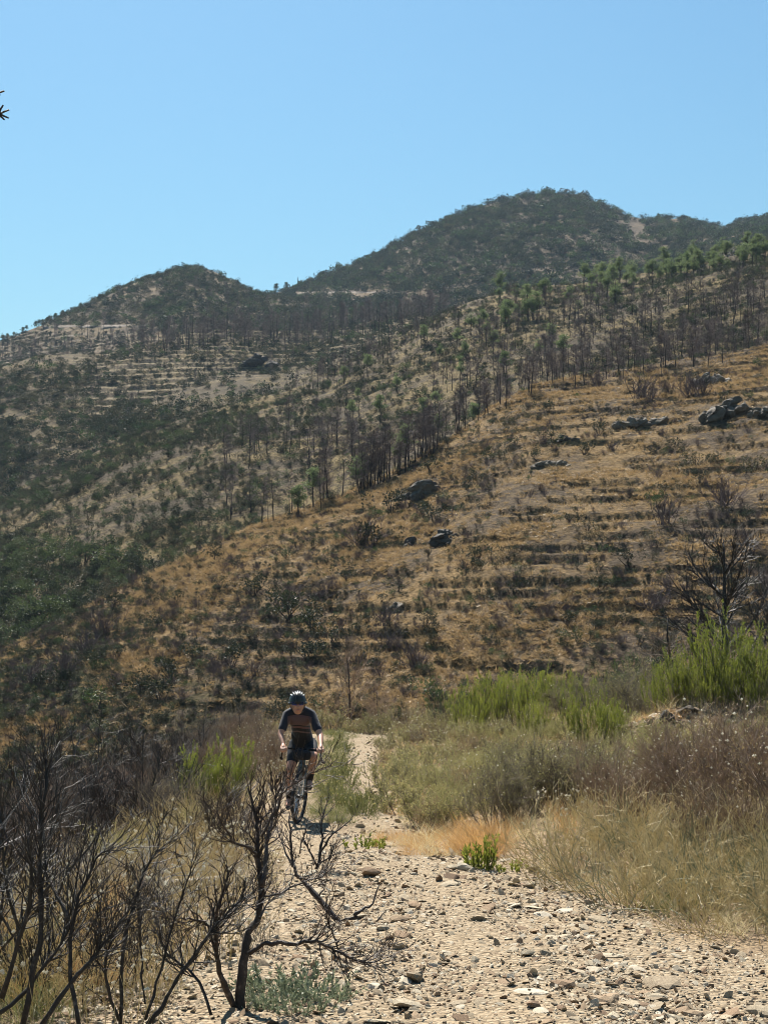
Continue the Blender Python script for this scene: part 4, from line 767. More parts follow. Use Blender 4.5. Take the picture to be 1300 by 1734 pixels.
TW = [twiggy(140+i, 'deadbrown', 0.95, 16, (6, 6, 3), 1.0, 60, leaves=1) for i in range(2)]; TG = [twiggy(145+i, 'deadgrey', 0.95, 18, (6, 6, 3), 0.7, 20, leaves=2, leafm='cistus') for i in range(2)]
TB = [twiggy(150+i, 'char', 1.15, 9, (4, 5, 3), 0.9, 0, 0.013, 0.17, 0.65) for i in range(3)]; TBB = [twiggy(155+i, 'charbrown', 1.0, 9, (4, 5, 3), 0.9, 12, 0.011, 0.16, 0.6) for i in range(2)]
HG = [herb(160+i, M['herb'], 0.42, 42, 14) for i in range(3)]; HY_ = [herb(165+i, M['herb'], 0.38, 36, 30, 'yellow') for i in range(2)]
# bright heath
for px, y, s, l in [(1232, 26.5, 1.5, 'tallest bright green heath bush on the rubble bank at right'), (1180, 26.2, 1.0, 'bright green heath bush left of the tallest one on the bank'), (1130, 26.6, 0.95, 'narrow bright green heath bush at the left end of the rubble bank'), (1285, 26.0, 1.2, 'bright green heath bush at the right frame edge on the bank'),
                    (1262, 25.5, 0.75, 'low green heath bush in front of the tallest one'), (1208, 25.7, 0.7, 'low heath bush between the two upright ones on the bank'), (1000, 24.5, 0.9, 'yellowish green heath bush below the grey twigs, left of the bank'), (1030, 25.0, 0.6, 'small yellowish heath beside the left foot of the bank'),
                    (795, 33, 0.95, 'leftmost bright green heath in the far thicket'), (832, 34, 1.2, 'tall bright green heath in the middle of the far thicket'), (868, 35, 1.15, 'bright green heath at the right of the far thicket'), (905, 37, 1.1, 'dark tipped green heath behind the far thicket'),
                    (945, 39, 1.05, 'green heath rising at the back of the thicket'), (985, 40, 0.95, 'last green heath at the back right of the thicket'), (905, 28, 0.7, 'small bright heath in front of the far thicket'), (363, 20.6, 0.85, 'bright green bush left of the cyclist'), (340, 20.4, 0.70, 'left half of the bright green bushes beside the cyclist'), (388, 20.2, 0.62, 'low right hand clump of the bright bushes by the cyclist'), (397, 36, 0.5, 'small green bush beyond the orange grass left of the cyclist')]:
    plant('heath_bush', HB[int(px) % 3], px, y, (s*1.05, s*1.05, s), l)
for px, y, s, l in [(1090, 41, 1.35, 'soft dark green bush behind the small burnt tree'), (1055, 38, 1.0, 'dark green heath left of the small burnt tree'), (880, 42, 1.1, 'dark bush at the back edge of the thicket'), (930, 43, 1.1, 'dark olive bush on the far lip right of the thicket'), (760, 40, 0.9, 'dark green bush behind the left of the thicket'), (1160, 36, 1.0, 'dark bush between the two burnt trees'), (1020, 43, 1.0, 'dark bush on the far lip below the terraced slope'), (1275, 33, 1.1, 'dark heath behind the bushes on the bank')]:
    plant('heath_bush', HD[int(px) % 2], px, y, (s*1.15, s*1.15, s), l)
# rockrose thicket right of the track
k = 0
for px, y, s in [(655, 27, .75), (690, 27, .8), (730, 26, .8), (770, 25, .8), (810, 25, .85), (850, 24, .9), (890, 23, .9), (930, 22.5, .9), (975, 22, .9), (1020, 21, .9), (720, 22, .75), (760, 21, .8), (800, 20, .85), (845, 19.5, .9), (890, 19, .9), (935, 18.6, .95), (985, 18, .95), (1035, 17.6, .9), (655, 32, .7), (690, 32, .9), (730, 31, .9), (775, 30, .9), (830, 29, .9), (880, 29, .9), (940, 28, .9), (990, 28, .9), (1050, 27.5, .9), (1080, 24, .9), (700, 36, .9), (745, 36, 1.0)]:
    pr = (RR[k % 3] if k % 4 else RB_[k % 2]); k += 1
    s *= 0.82 if y < 30 else 0.95; plant('rockrose_bush', pr, px, y, (s*1.25, s*1.25, s), 'olive rockrose bush in the thicket on the right of the track' if k % 4 != 1 else 'withered brownish rockrose in the thicket on the right of the track', 'bush', 'olive rockroses right of the track' if k % 4 != 1 else 'withered rockroses right of the track')
for px, y, s in [(665, 21.5, .8), (690, 19.5, .8), (650, 23.5, .75), (720, 18.2, .8), (745, 17.4, .75), (680, 23, .8), (705, 24.5, .8)]:
    plant('rockrose_bush', RY[k % 2], px, y, (s*1.1, s*1.1, s), 'low bush dotted with yellowish seed heads beside the right wheel track', 'bush', 'yellow headed bushes beside the wheel track'); k += 1
for px, y, s, l in [(560, 42.5, .95, 'rounded olive bush closing the left wheel track'), (640, 41, 1.0, 'olive brown bush at the end of the right wheel track'), (675, 42, 1.2, 'brownish bush right of the track end'), (600, 44, .8, 'low olive bush at the end of the median'), (725, 43, 1.2, 'olive bush behind the brownish one at the track end')]:
    plant('rockrose_bush', RR[k % 3] if 'olive b' in l[:14] or 'rounded' in l else RB_[k % 2], px, y, (s*1.2, s*1.2, s), l); k += 1
# twiggy shrubs on the right
for px, y, s, l in [(880, 16.8, .85, 'grey brown twiggy shrub behind the orange grass'), (845, 16.2, .75, 'small grey twiggy shrub left of the bigger one by the orange grass'), (925, 17.0, .8, 'grey twiggy shrub right of the orange grass'), (975, 16.4, .8, 'brownish twiggy shrub flecked with seed heads above the straw')]:
    plant('twiggy_shrub', TG[k % 2], px, y, (s*1.1, s*1.1, s), l); k += 1
for px, y, s, l in [(1110, 14.6, .8, 'leafless brown shrub at the left of the dead brush on the right'), (1175, 14.9, .95, 'leafless brown shrub in the middle of the dead brush'), (1240, 14.2, 1.05, 'big leafless brown shrub in the dead brush near the right edge'), (1295, 13.8, 1.1, 'leafless brown shrub cut by the right frame edge'), (1060, 15.5, .75, 'small leafless brown shrub above the straw'), (1150, 17, .9, 'leafless shrub behind the dead brush below the rubble bank'), (1265, 17.5, .9, 'leafless shrub at the foot of the rubble bank'), (1340, 13, 1.1, 'leafless brown shrub just past the right edge'), (1215, 12.9, .62, 'low brown shrub in front of the dead brush')]:
    plant('dead_shrub', TW[k % 2], px, y, (s*1.15, s*1.15, s), l); k += 1
for px, y, s, l in [(1085, 30, 1.1, 'grey twigs rising left of the bank'), (1050, 31, 1.1, 'dead grey shrub behind the yellowish heath'), (1010, 32, 1.0, 'dead grey shrub among the heath at centre right'), (960, 33, 1.0, 'dead grey shrub right of the far thicket'), (1110, 33, 1.2, 'grey twigs below the small burnt tree'), (770, 36, .9, 'dead grey shrub left of the far thicket'), (1180, 31, 1.1, 'grey twigs behind the bank heath'), (1270, 30, 1.3, 'tangle of dark twigs behind the bank at the right edge'), (880, 31, .8, 'grey twigs in front of the far thicket')]:
    plant('dead_shrub', TG[k % 2] if k % 3 else TBB[k % 2], px, y, (s*1.1, s*1.1, s*1.05), l); k += 1
# herbs in the median and along the track
for px, y, s in [(572, 34, 1.0), (578, 31, 1.05), (570, 37, .9), (582, 28.5, 1.1), (560, 26.5, 1.15), (577, 25, 1.2), (560, 23.6, 1.2), (585, 23, 1.1), (552, 22.2, 1.1), (575, 21.3, 1.15), (600, 20.6, 1.0), (565, 20.3, 1.1), (590, 19.6, 1.0), (612, 19.2, 1.0), (625, 21.5, 1.0), (640, 20, 1.0)]:
    plant('median_herb', HG[k % 3] if k % 3 else HY_[k % 2], px, y, (s*.75, s*.75, s*.8), 'green flowering herb growing on the strip between the wheel tracks', 'herb', 'herbs between the wheel tracks'); k += 1
GP1 = herb(170, M['heath'], 0.34, 22, 0, lw=0.022, ll=0.06, per=26, spread=0.35); GP2 = herb(171, M['heath'], 0.2, 14, 0, lw=0.02, ll=0.05, per=22, spread=0.35)
plant('green_plant', GP1, 815, 13.35, (.75, .75, 1.15), 'fresh green leafy plant at the track edge below the orange grass', 'plant'); plant('green_plant', GP2, 858, 13.2, .8, 'tiny green sprout right of the leafy plant at the track edge', 'plant')
plant('green_plant', GP2, 617, 15.6, .9, 'small dark green sprout at the end of the median strip', 'plant'); plant('green_plant', GP2, 640, 15.9, .7, 'tiny sprout right of the small dark one by the median', 'plant')
GH = [herb(175+i, M['greyherb'], 0.26, 60, 0, lw=0.014, ll=0.045, per=16, spread=1.6) for i in range(2)]
for px, y, s, l in [(478, 7.75, .9, 'grey green creeping plant right of the burnt trunk'), (530, 7.6, .75, 'grey green creeping plant spreading onto the gravel'), (450, 7.4, .6, 'small grey green plant at the foot of the burnt trunk'), (500, 7.3, .7, 'lowest grey green plant at the bottom edge')]:
    plant('creeping_plant', GH[k % 2], px, y, s, l, 'plant'); k += 1
TG2 = [twiggy(158+i, 'charbrown', 1.15, 10, (4, 5, 3), 0.8, 0, 0.011, 0.16, 0.6) for i in range(2)]
# ---- black burnt brush on the left
def burnt_l(name, pr, px, y, s, l, g=None): return plant(name, pr, px, y, (s*1.05, s*1.05, s), l, 'burnt shrub', g)
for px, y, s, l in [(30, 18, 1.2, 'black burnt bush at the left edge of the far brush'), (95, 19, 1.3, 'wide black burnt bush in the far left brush'), (160, 20, 1.2, 'black burnt bush with upright twigs left of the green bush'), (215, 19, 1.1, 'black burnt bush in front of the hillside foot'), (262, 20, 1.15, 'black burnt bush beside the bright green bush'), (300, 24, 1.15, 'black burnt bush behind the bright green bush'), (60, 24, 1.6, 'black burnt bush farther back at the left'), (130, 26, 1.6, 'tall black burnt bush far back on the left'), (200, 27, 1.5, 'far black burnt bush below the brown slope'), (260, 28, 1.4, 'far black burnt bush nearest the track bend'), (330, 30, 1.1, 'black twigs behind the orange grass'), (10, 30, 1.9, 'farthest black bush at the left edge'), (90, 33, 2.0, 'dark leafless bush on the far left drop'), (180, 34, 1.8, 'dark leafless bush above the left drop')]:
    burnt_l('burnt_shrub', TB[k % 3] if k % 3 else TG2[k % 2], px, y, s, l); k += 1
for px, y, s, l in [(350, 14.2, .8, 'brown black twiggy shrub behind the leaning burnt trunk'), (402, 14.5, .85, 'dense dark twigs below the cyclist on the left'), (440, 14.0, .6, 'small dark twigs at the left track edge'), (120, 13.5, .9, 'burnt shrub in the middle of the left brush'), (60, 13, .95, 'burnt shrub left of the seed heads'), (5, 12.5, 1.0, 'burnt shrub cut by the left frame edge'), (390, 16.5, .7, 'twigs under the bright green bush')]:
    burnt_l('burnt_shrub', TBB[k % 2], px, y, s, l); k += 1
for px, y, s, l in [(452, 24, .95, 'grey brown dry shrub with white heads left of the rider'), (425, 26, 1.0, 'grey brown dry shrub behind the bright green bush'), (470, 28, .9, 'dry shrub at the left wheel track behind the rider'), (440, 31, .9, 'dry shrub flecked white beyond the rider')]:
    plant('dead_shrub', TW[k % 2], px, y, (s, s, s), l); k += 1
TBL = [twiggy(180+i, 'char', 1.2, 8, (3, 3, 2), 0.75, 0, 0.012, 0.16, 0.6, base=0.28) for i in range(3)]
for px, y, s, l in [(15, 9.2, 1.0, 'black burnt shrub with thick stems at the left edge'), (-25, 7.8, 1.0, 'black burnt shrub reaching in from the left edge'), (45, 8.2, .95, 'black burnt shrub low in the near left tangle')]:
    burnt_l('burnt_shrub', TBL[k % 3], px, y, s, l); k += 1
# ---- traced burnt shrubs nearest the camera: branches given in photo pixels at their distance
def traced(name, lines, y0, label, mat='charbrown', seed=0, twig=2.5, tw_len=0.16):
    rng = np.random.default_rng(seed); br = MB(); tw = MB()
    for pts, w0, w1, dy in lines:
        p = np.array(pts, float); t = np.linspace(0, 1, len(p)); y = y0+dy*t
        P = np.c_[(p[:, 0]-CX)/F*y, y, (HY-p[:, 1])/F*y]
        tt = np.linspace(0, 1, 3*len(p)-2); Q = np.stack([np.interp(tt, t, P[:, i]) for i in range(3)], -1)
        Qs = Q.copy(); Qs[1:-1] = 0.25*Q[:-2]+0.5*Q[1:-1]+0.25*Q[2:]; Qs[1:-1] += rng.normal(size=(len(tt)-2, 3))*0.004
        R = np.linspace(w0, w1, len(tt))*y0/F/2; R[1:-1] *= 1+0.1*rng.normal(size=len(tt)-2); tubes(br, Qs[None], R[None], 6)
        m = int(len(tt)*twig)
        if m and twig:
            a, d, r, _, tpos = kids(rng, Qs[None], R[None], m, 0.35, 0.7, 0.25); L = tw_len*rng.uniform(0.4, 1.3, m); T = walk(rng, a, d, L, 4, 0.16, 0.14); RT = np.linspace(1, 0.4, 5)[None]*np.minimum(r*0.55, 0.0045)[:, None]; tubes(tw, T, RT, 3)
            a, d, r, _, _ = kids(rng, T, RT, 3, 0.3, 0.6, 0.2); T2 = walk(rng, a, d, tw_len*0.5*rng.uniform(0.4, 1.3, len(a)), 3, 0.16, 0.1); tubes(tw, T2, lev(T2, 0.0022, 0.0012), 3)
    root = empty(name, (0, 0, 0)); p0 = lines[0][0][0]; o0 = Vector(((p0[0]-CX)/F*y0, y0, (HY-p0[1])/F*y0)); root.location = o0
    for nm, b in (('branches', br), ('twigs', tw)):
        if b.n:
            c = link(nm, b.mesh(nm, [M[mat]], True), root); c.location = -o0
    return tag(root, label, 'burnt shrub')
q6 = lambda L: [(300+a/3.583, 1250+b/3.583) for a, b in L]
traced('burnt_shrub', [
    (q6([(380, 1700), (388, 1500), (410, 1300), (440, 1180), (490, 1080), (515, 950), (505, 840), (490, 700), (490, 560), (478, 480), (430, 300)]), 19, 4, 0.3),
    (q6([(515, 900), (545, 760), (540, 640), (560, 540), (610, 400), (640, 310)]), 9, 2.5, 0.3), (q6([(512, 600), (575, 470), (605, 370), (617, 310), (640, 300)]), 5, 2, 0.1), (q6([(600, 470), (640, 330), (690, 290), (760, 250), (840, 200), (930, 165)]), 3, 1.6, -0.2),
    (q6([(438, 1305), (520, 1250), (600, 1235), (690, 1250), (820, 1225), (900, 1255), (990, 1300), (1060, 1340), (1130, 1365), (1230, 1345)]), 9, 2.5, -0.15), (q6([(980, 1297), (950, 1190), (920, 1120), (905, 1060)]), 4, 2, -0.1), (q6([(1120, 1360), (1170, 1325), (1260, 1310)]), 3, 1.5, 0),
    (q6([(352, 1640), (300, 1530), (255, 1420), (235, 1270), (230, 1170), (245, 1030), (290, 930), (310, 800)]), 12, 3, -0.2), (q6([(480, 700), (430, 660), (380, 650), (320, 600), (280, 510), (245, 450)]), 6, 2, -0.2),
    (q6([(530, 960), (620, 950), (720, 890), (850, 850), (940, 760)]), 4, 1.8, 0.3), (q6([(500, 1090), (540, 1020), (620, 930)]), 4, 2, 0.2), (q6([(235, 1180), (180, 1120), (100, 1100), (20, 1090)]), 5, 3, -0.2), (q6([(265, 1150), (320, 1060), (430, 950), (560, 880)]), 4, 2, 0.2)],
    7.25, 'tall burnt shrub with leaning brown trunk in front of the bicycle', seed=1, twig=1.6)
traced('burnt_shrub', [(q6([(1000, 1140), (910, 1030), (830, 940), (745, 850), (700, 780), (690, 600), (680, 470)]), 11, 3, 0.4), (q6([(740, 850), (830, 860), (900, 830), (950, 760)]), 4, 2, 0.1), (q6([(700, 780), (640, 650), (610, 560)]), 3.5, 1.8, 0.2), (q6([(860, 960), (900, 900), (870, 860)]), 3, 1.6, 0.1), (q6([(745, 700), (760, 600), (800, 500)]), 3, 1.5, 0.1)],
    10.4, 'fallen burnt shrub leaning left across the stones', seed=2, twig=1.2, tw_len=0.14)
traced('burnt_shrub', [(q6([(845, 795), (880, 650), (872, 520), (890, 430)]), 6, 2, 0.2), (q6([(850, 780), (800, 680), (760, 600)]), 4, 2, 0), (q6([(870, 690), (940, 580), (1060, 490)]), 4, 1.5, 0), (q6([(850, 770), (930, 720), (950, 640)]), 3, 1.5, 0)], 13.2, 'small black burnt shrub on the track below the front wheel', 'char', 3, 1.5, 0.16)
traced('dead_branch', [([(600, 1551), (612, 1540), (630, 1533), (642, 1498)], 7, 2, 0.1), ([(606, 1553), (585, 1556), (570, 1560)], 5, 2, 0), ([(634, 1566), (648, 1548), (655, 1540)], 3, 1, 0)], 10.5, 'charred forked stick lying on the gravel right of the burnt shrub', 'char', 4, 0)
traced('dead_branch', [([(438, 1701), (465, 1686), (492, 1673)], 7, 4, 0.1)], 7.6, 'straight charred stick lying among the grey green plant', 'char', 5, 0)
q2 = lambda L: [(a/2.6, 1150+b/2.6) for a, b in L]
traced('burnt_shrub', [(q2([(530, 1530), (535, 1200), (585, 1000), (640, 850), (700, 740), (705, 700)]), 8, 2, 0.2), (q2([(525, 1500), (470, 1380), (468, 1180), (560, 1020), (600, 950)]), 7, 2, -0.1), (q2([(640, 1540), (740, 1400), (800, 1290), (950, 1090), (1000, 1030), (1080, 960)]), 9, 3, 0.1), (q2([(640, 1500), (690, 1350), (740, 1150), (820, 900), (860, 760)]), 6, 2, 0.2), (q2([(640, 1430), (620, 1250), (615, 1100), (640, 980)]), 4, 2, 0.1), (q2([(930, 1480), (880, 1330), (800, 1250), (740, 1220)]), 6, 3, 0.1)], 6.9, 'burnt shrub with several thin upright stems at the bottom left', 'char', 6, 2.0, 0.2)
traced('burnt_shrub', [(q2([(180, 1530), (300, 1350), (420, 1220), (480, 1130), (560, 1040)]), 10, 3, 0.1), (q2([(350, 1530), (310, 1330), (310, 1150), (350, 950), (430, 780), (500, 740)]), 9, 2.5, 0.2), (q2([(100, 1530), (180, 1150), (190, 900), (170, 680), (210, 450), (215, 380)]), 11, 2.5, 0.2), (q2([(10, 1400), (90, 1150), (150, 900), (120, 700)]), 11, 3, -0.1), (q2([(0, 1470), (130, 1360), (250, 1200), (330, 1060)]), 9, 3, 0.1), (q2([(300, 1060), (230, 900), (170, 800)]), 7, 2, 0.2)], 6.7, 'burnt shrub with thick crossing black stems in the bottom left corner', 'char', 7, 2.2, 0.26)
TGY = [twiggy(190+i, 'bleached', 0.8, 9, (4, 4, 2), 1.1, 14, 0.007, 0.18, 0.7) for i in range(2)]
for px, y, s, l in [(50, 10.2, .8, 'pale grey dead twigs among the black stems at left'), (130, 11.2, .8, 'pale grey dead twigs behind the black tangle'), (215, 11.8, .75, 'pale dead twigs left of the grey log'), (270, 10.2, .6, 'pale dead twigs below the grey log'), (95, 16, .95, 'pale dead twigs in the far left brush'), (330, 12.8, .6, 'pale dead twigs above the grey log'), (390, 11.6, .55, 'pale dead twigs right of the tall burnt trunk'), (10, 15, 1.0, 'pale dead twigs at the left frame edge')]:
    plant('dead_shrub', TGY[k % 2], px, y, (s, s, s), l); k += 1
TBT = [twiggy(194+i, 'char', 0.75, 10, (4, 4, 2), 0.8, 0, 0.0065, 0.2, 0.65, base=0.25) for i in range(2)]
for px, y, s, l in [(40, 7.4, .8, 'thin black twigs low in the bottom left corner'), (110, 7.8, .8, 'thin black twigs between the crossing stems'), (175, 7.6, .75, 'thin black twigs left of the upright stems'), (235, 8.0, .75, 'thin black twigs among the upright stems'), (290, 8.4, .7, 'thin black twigs left of the leaning trunk'), (330, 9.2, .7, 'thin black twigs behind the leaning trunk'), (150, 9.4, .9, 'thin black twigs behind the crossing stems'), (225, 10.4, .8, 'thin black twigs below the pale dead ones'), (440, 8.8, .45, 'thin black twigs right of the leaning trunk')]:
    plant('burnt_shrub', TBT[k % 2], px, y, (s, s, s), l, 'burnt shrub'); k += 1
# grey log
rng = np.random.default_rng(3); mb = MB(); P = np.array([[-0.32, 0, 0.02], [-0.1, 0.01, 0.05], [0.12, 0, 0.06], [0.33, 0.02, 0.09]]); tubes(mb, P[None], np.array([[0.05, 0.06, 0.055, 0.03]]), 8); x = X(308, 12.0)
o = single('grey_log', mb.mesh('grey_log', [M['bleached']], True), (x, 12.0, float(gz(x, 12.0))+0.02), 0.25, 1.0, 'weathered grey piece of wood lying behind the burnt stems', 'log')
# ---- burnt trees
def burnt_tree(seed, H, r, nb=22, up=0.5, t0=0.25):
    rng = np.random.default_rng(seed); tr, br = MB(), MB(); k = 7
    P = np.c_[np.cumsum(rng.normal(size=(k, 2))*0.035, 0), np.linspace(-0.2, H, k)]; R = np.linspace(r, r*0.18, k); tubes(tr, P[None], R[None], 8)
    t = np.sort(rng.uniform(t0, 0.97, nb)); i = t*(k-1)*0.999; j = i.astype(int); f = (i-j)[:, None]; S = P[j]*(1-f)+P[j+1]*f; a = rng.uniform(0, 6.283, nb)
    B = walk(rng, S, np.c_[np.cos(a), np.sin(a), rng.uniform(up*0.5, up*1.6, nb)], H*(0.6-0.42*t)*rng.uniform(0.7, 1.1, nb), 5, 0.12, 0.08); RB = lev(B, r*0.22, r*0.07); tubes(br, B, RB, 4)
    a, d, _, _, _ = kids(rng, B, RB, 8, 0.2, 0.6); T = walk(rng, a, d, H*0.14*rng.uniform(0.5, 1.2, len(a)), 3, 0.14, 0.12); RT = lev(T, r*0.10, r*0.05); tubes(br, T, RT, 3)
    a, d, _, _, _ = kids(rng, T, RT, 4, 0.2, 0.6); U = walk(rng, a, d, H*0.06*rng.uniform(0.5, 1.2, len(a)), 2, 0.14, 0.12); tubes(br, U, lev(U, r*0.05, r*0.03), 3)
    return tr, br
def btree(seed, px, y, H, r, label, mats=('char', 'char'), **kw):
    tr, br = burnt_tree(seed, H, r, **kw); x = X(px, y); o = empty('burnt_tree', (x, y, float(gz(x, y))))
    link('trunk', tr.mesh('trunk', [M[mats[0]]], True), o); link('crown', br.mesh('crown', [M[mats[1]]]), o); return tag(o, label, 'tree')
btree(201, 1222, 33, 4.1, 0.11, 'black burnt tree with fan of bare branches above the bank heath', nb=38, up=0.7)
btree(202, 1128, 34, 2.3, 0.075, 'small black burnt tree left of the fan shaped one', ('char', 'deadgrey'), nb=14, up=0.25)
btree(203, 592, 50, 3.6, 0.07, 'brown leafless sapling behind the end of the track', ('charbrown', 'deadbrown'), nb=30, up=1.2, t0=0.1)
btree(204, 640, 51, 2.6, 0.05, 'smaller brown leafless sapling right of the taller one', ('charbrown', 'deadbrown'), nb=30, up=1.1, t0=0.1)
btree(205, 1300, 31, 2.9, 0.07, 'dark leafless tree at the right frame edge', ('char', 'char'), nb=26, up=0.8)
btree(207, 345, 62, 2.6, 0.05, 'thin grey burnt sapling at the far foot of the slope left of the rider', ('char', 'deadgrey'), nb=22, up=0.9)
# burnt tree outside the left edge; only the tips of its branches reach into the frame
tr, br = burnt_tree(206, 3.0, 0.07, nb=10, up=0.6); x0, y0 = -2.9, 5.2; z0 = float(gz(x0, y0))
w = lambda px, py, y=5.0: np.array([(px-CX)/F*y-x0, y-y0, (HY-py)/F*y-z0])
def limb(pts, r0, r1): tubes(br, np.array([pts]), np.linspace(r0, r1, len(pts))[None], 5)
limb([np.array([0, 0, 2.4]), w(-260, 260), w(-90, 205), w(1, 193)], 0.022, 0.006); limb([w(-2, 194), w(2, 184), w(6, 178)], 0.004, 0.003); limb([w(0, 193), w(8, 189), w(16, 186)], 0.004, 0.003); limb([w(0, 193), w(8, 197), w(15, 200)], 0.004, 0.003); limb([w(-2, 194), w(4, 199), w(8, 203)], 0.004, 0.003)
limb([w(-90, 205), w(-30, 170), w(-2, 157), w(8, 154)], 0.007, 0.003); limb([w(-20, 166), w(-6, 160), w(1, 161)], 0.004, 0.003)
o = empty('burnt_tree', (x0, y0, z0)); link('trunk', tr.mesh('trunk', [M['char']], True), o); link('crown', br.mesh('crown', [M['char']]), o)
tag(o, 'branch tips of a burnt tree poking in at the upper left edge', 'tree')

# ------------------------------------------------------------------ grasses (stuff)
def blade_tuft(seed, mat, n=40, L=0.4, w=0.005, spread=0.9, droop=0.9, base=0.1, k=4):
    rng = np.random.default_rng(seed); mb = MB()
    blades(mb, rng.normal(size=(n, 3))*[base, base, 0], rng.normal(size=(n, 3))*[spread*0.5, spread*0.5, 0]+[0, 0, 1], L*rng.uniform(0.4, 1.1, n), w, rng, droop, k)
    return proto('grass_shape', mb.mesh('grass', [mat]))
def strawtangle(seed, mat):
    rng = np.random.default_rng(seed); mb = MB(); n = 26
    P = stems_of(rng, n, 0.22, 1.6, 0.8, 5, 0.30, 0.0); tubes(mb, P, lev(P, 0.0034, 0.0018), 3)
    a, d, _, _, _ = kids(rng, P, lev(P, 0.003, 0.001), 3, 0.3, 0.6); T = walk(rng, a, d, rng.uniform(0.08, 0.25, len(a)), 3, 0.2, 0.0); tubes(mb, T, lev(T, 0.0018, 0.0009), 3)
    return proto('straw_shape', mb.mesh('straw', [mat]))
def field(name, protos, n, pxr, yr, smin, smax, label, mask=None, seed=0, cat='grass'):
    rng = np.random.default_rng(seed); px = rng.uniform(*pxr, n*4); y = rng.uniform(*yr, n*4); x = X(px, y); keep = np.ones(len(px), bool)
    if mask is not None: keep = rng.random(len(px)) < mask(x, y, px)
    x, y = x[keep][:n], y[keep][:n]; scatter(name, [[p] for p in protos], np.c_[x, y, gz(x, y)-0.01], rng.uniform(smin, smax, len(x)), rng.uniform(0, 6.28, len(x)), rng.integers(0, len(protos), len(x)), label, rng.normal(size=(len(x), 2))*0.1, cat)
ST = [strawtangle(210+i, M['straw']) for i in range(3)]; GS = [blade_tuft(215+i, M['straw']) for i in range(2)]; GO = [blade_tuft(220+i, M['orange'], 60, 0.42, 0.005, 0.8, 0.7) for i in range(2)]; GG = [blade_tuft(225+i, M['herb'], 40, 0.3, 0.006, 0.9, 0.7) for i in range(2)]
off = lambda x, y, px: 1-track_mask(x, y)
right_ = lambda x, y, px: ss(-0.15, 0.15, x-lerp(y, XE)+0.3*fbm(x*2, y*2, 1, 3))
field('dry_straw', ST+[strawtangle(218, M['greyherb'])], 140, (900, 1480), (9.6, 14.2), 0.7, 1.05, 'tangled pale straw stems along the right edge of the track', right_, 1)
field('dry_grass', GS, 70, (880, 1480), (9.4, 15.5), 0.4, 0.9, 'pale dry grass under the straw at right', right_, 2)
field('green_grass', GG, 90, (1080, 1500), (10.0, 12.5), 0.6, 1.0, 'green grass under the straw near the right edge', right_, 3)
field('orange_grass', GO, 34, (775, 835), (14.2, 15.4), 0.75, 1.15, 'orange dry grass clump behind the green leafy plant', None, 4)
field('orange_grass', GO+GS, 130, (600, 860), (14.4, 17.2), 0.30, 0.65, 'low orange dry grass at the end of the median strip', lambda x, y, px: ss(-0.5, 0.1, x-lerp(y, XE)+0.4), 5)
field('orange_grass', GO, 60, (360, 430), (30, 36), 0.9, 1.5, 'orange dry grass on the bank left of the cyclist', None, 6)
field('dry_grass', GS+GO[:1], 1500, (640, 1500), (15, 44), 0.5, 1.1, 'dry grass among the bushes right of the track', lambda x, y, px: right_(x, y, px)*0.7, 7)
field('dry_straw', ST, 46, (60, 430), (10.5, 16), 0.5, 0.9, 'pale straw among the burnt stems left of the track', None, 21)
field('dry_grass', GS+GO, 900, (-150, 520), (6.5, 22), 0.35, 0.8, 'thin dry grass on the stony ground left of the track', lambda x, y, px: off(x, y, px)*(0.2+0.8*ss(0, 0.3, fbm(x*1.2, y*1.2, 2, 3))), 8)
field('dry_straw', ST, 110, (-60, 420), (14, 27), 0.7, 1.2, 'pale straw between the burnt bushes at left', off, 24)
field('dry_grass', GS, 900, (-250, 560), (20, 55), 0.6, 1.3, 'dry grass on the drop left of the track', off, 9)
field('green_grass', GG, 260, (520, 660), (18, 40), 0.5, 0.9, 'green grass on the strip between the wheel tracks', lambda x, y, px: np.exp(-((x-(lerp(y, XL)+lerp(y, XR))/2)/0.3)**2), 10)
field('green_grass', GG, 50, (-60, 130), (7, 11), 0.7, 1.2, 'green grass under the black stems at the left edge', None, 11)
# dead flower stalks with white heads on the left
def stalk(seed):
    rng = np.random.default_rng(seed); mb = MB(); P = stems_of(rng, 7, 0.12, 0.5, 0.62, 4, 0.1, 0.1); tubes(mb, P, lev(P, 0.0022, 0.0012), 3)
    for j in range(3): octa(mb, P[:4, -1]+rng.normal(size=(4, 3))*0.006, rng.uniform(0.007, 0.013, 4), 1)
    return proto('stalk_shape', mb.mesh('stalks', [M['straw'], M['flower']]))
SK = [stalk(230+i) for i in range(3)]
field('seed_stalks', SK, 150, (-40, 420), (8.5, 15), 0.7, 1.25, 'dry stalks with white seed heads among the burnt stems', None, 12, 'flower stalks')
field('seed_stalks', SK, 46, (-20, 330), (6.8, 9.5), 0.6, 1.0, 'dry stalks with white seed heads between the nearest burnt stems', None, 22, 'flower stalks')
field('dry_straw', ST, 22, (20, 330), (7.2, 10.5), 0.4, 0.7, 'pale straw between the nearest burnt stems', None, 23)
field('seed_stalks', SK, 50, (420, 490), (22, 33), 0.8, 1.3, 'dry stalks with white seed heads left of the rider', None, 13, 'flower stalks')
field('seed_stalks', SK, 70, (900, 1150), (14, 19), 0.7, 1.2, 'dry stalks with pale seed heads right of the twiggy shrubs', None, 14, 'flower stalks')
field('undergrowth', [proto('low_shape', m[1][1]) for m in RR[:2]]+[proto('low_shape', RB_[0][1][1])], 420, (640, 1450), (17, 45), 0.35, 0.75, 'low olive undergrowth between the bushes right of the track', lambda x, y, px: right_(x-0.2, y, px), 15, 'undergrowth')
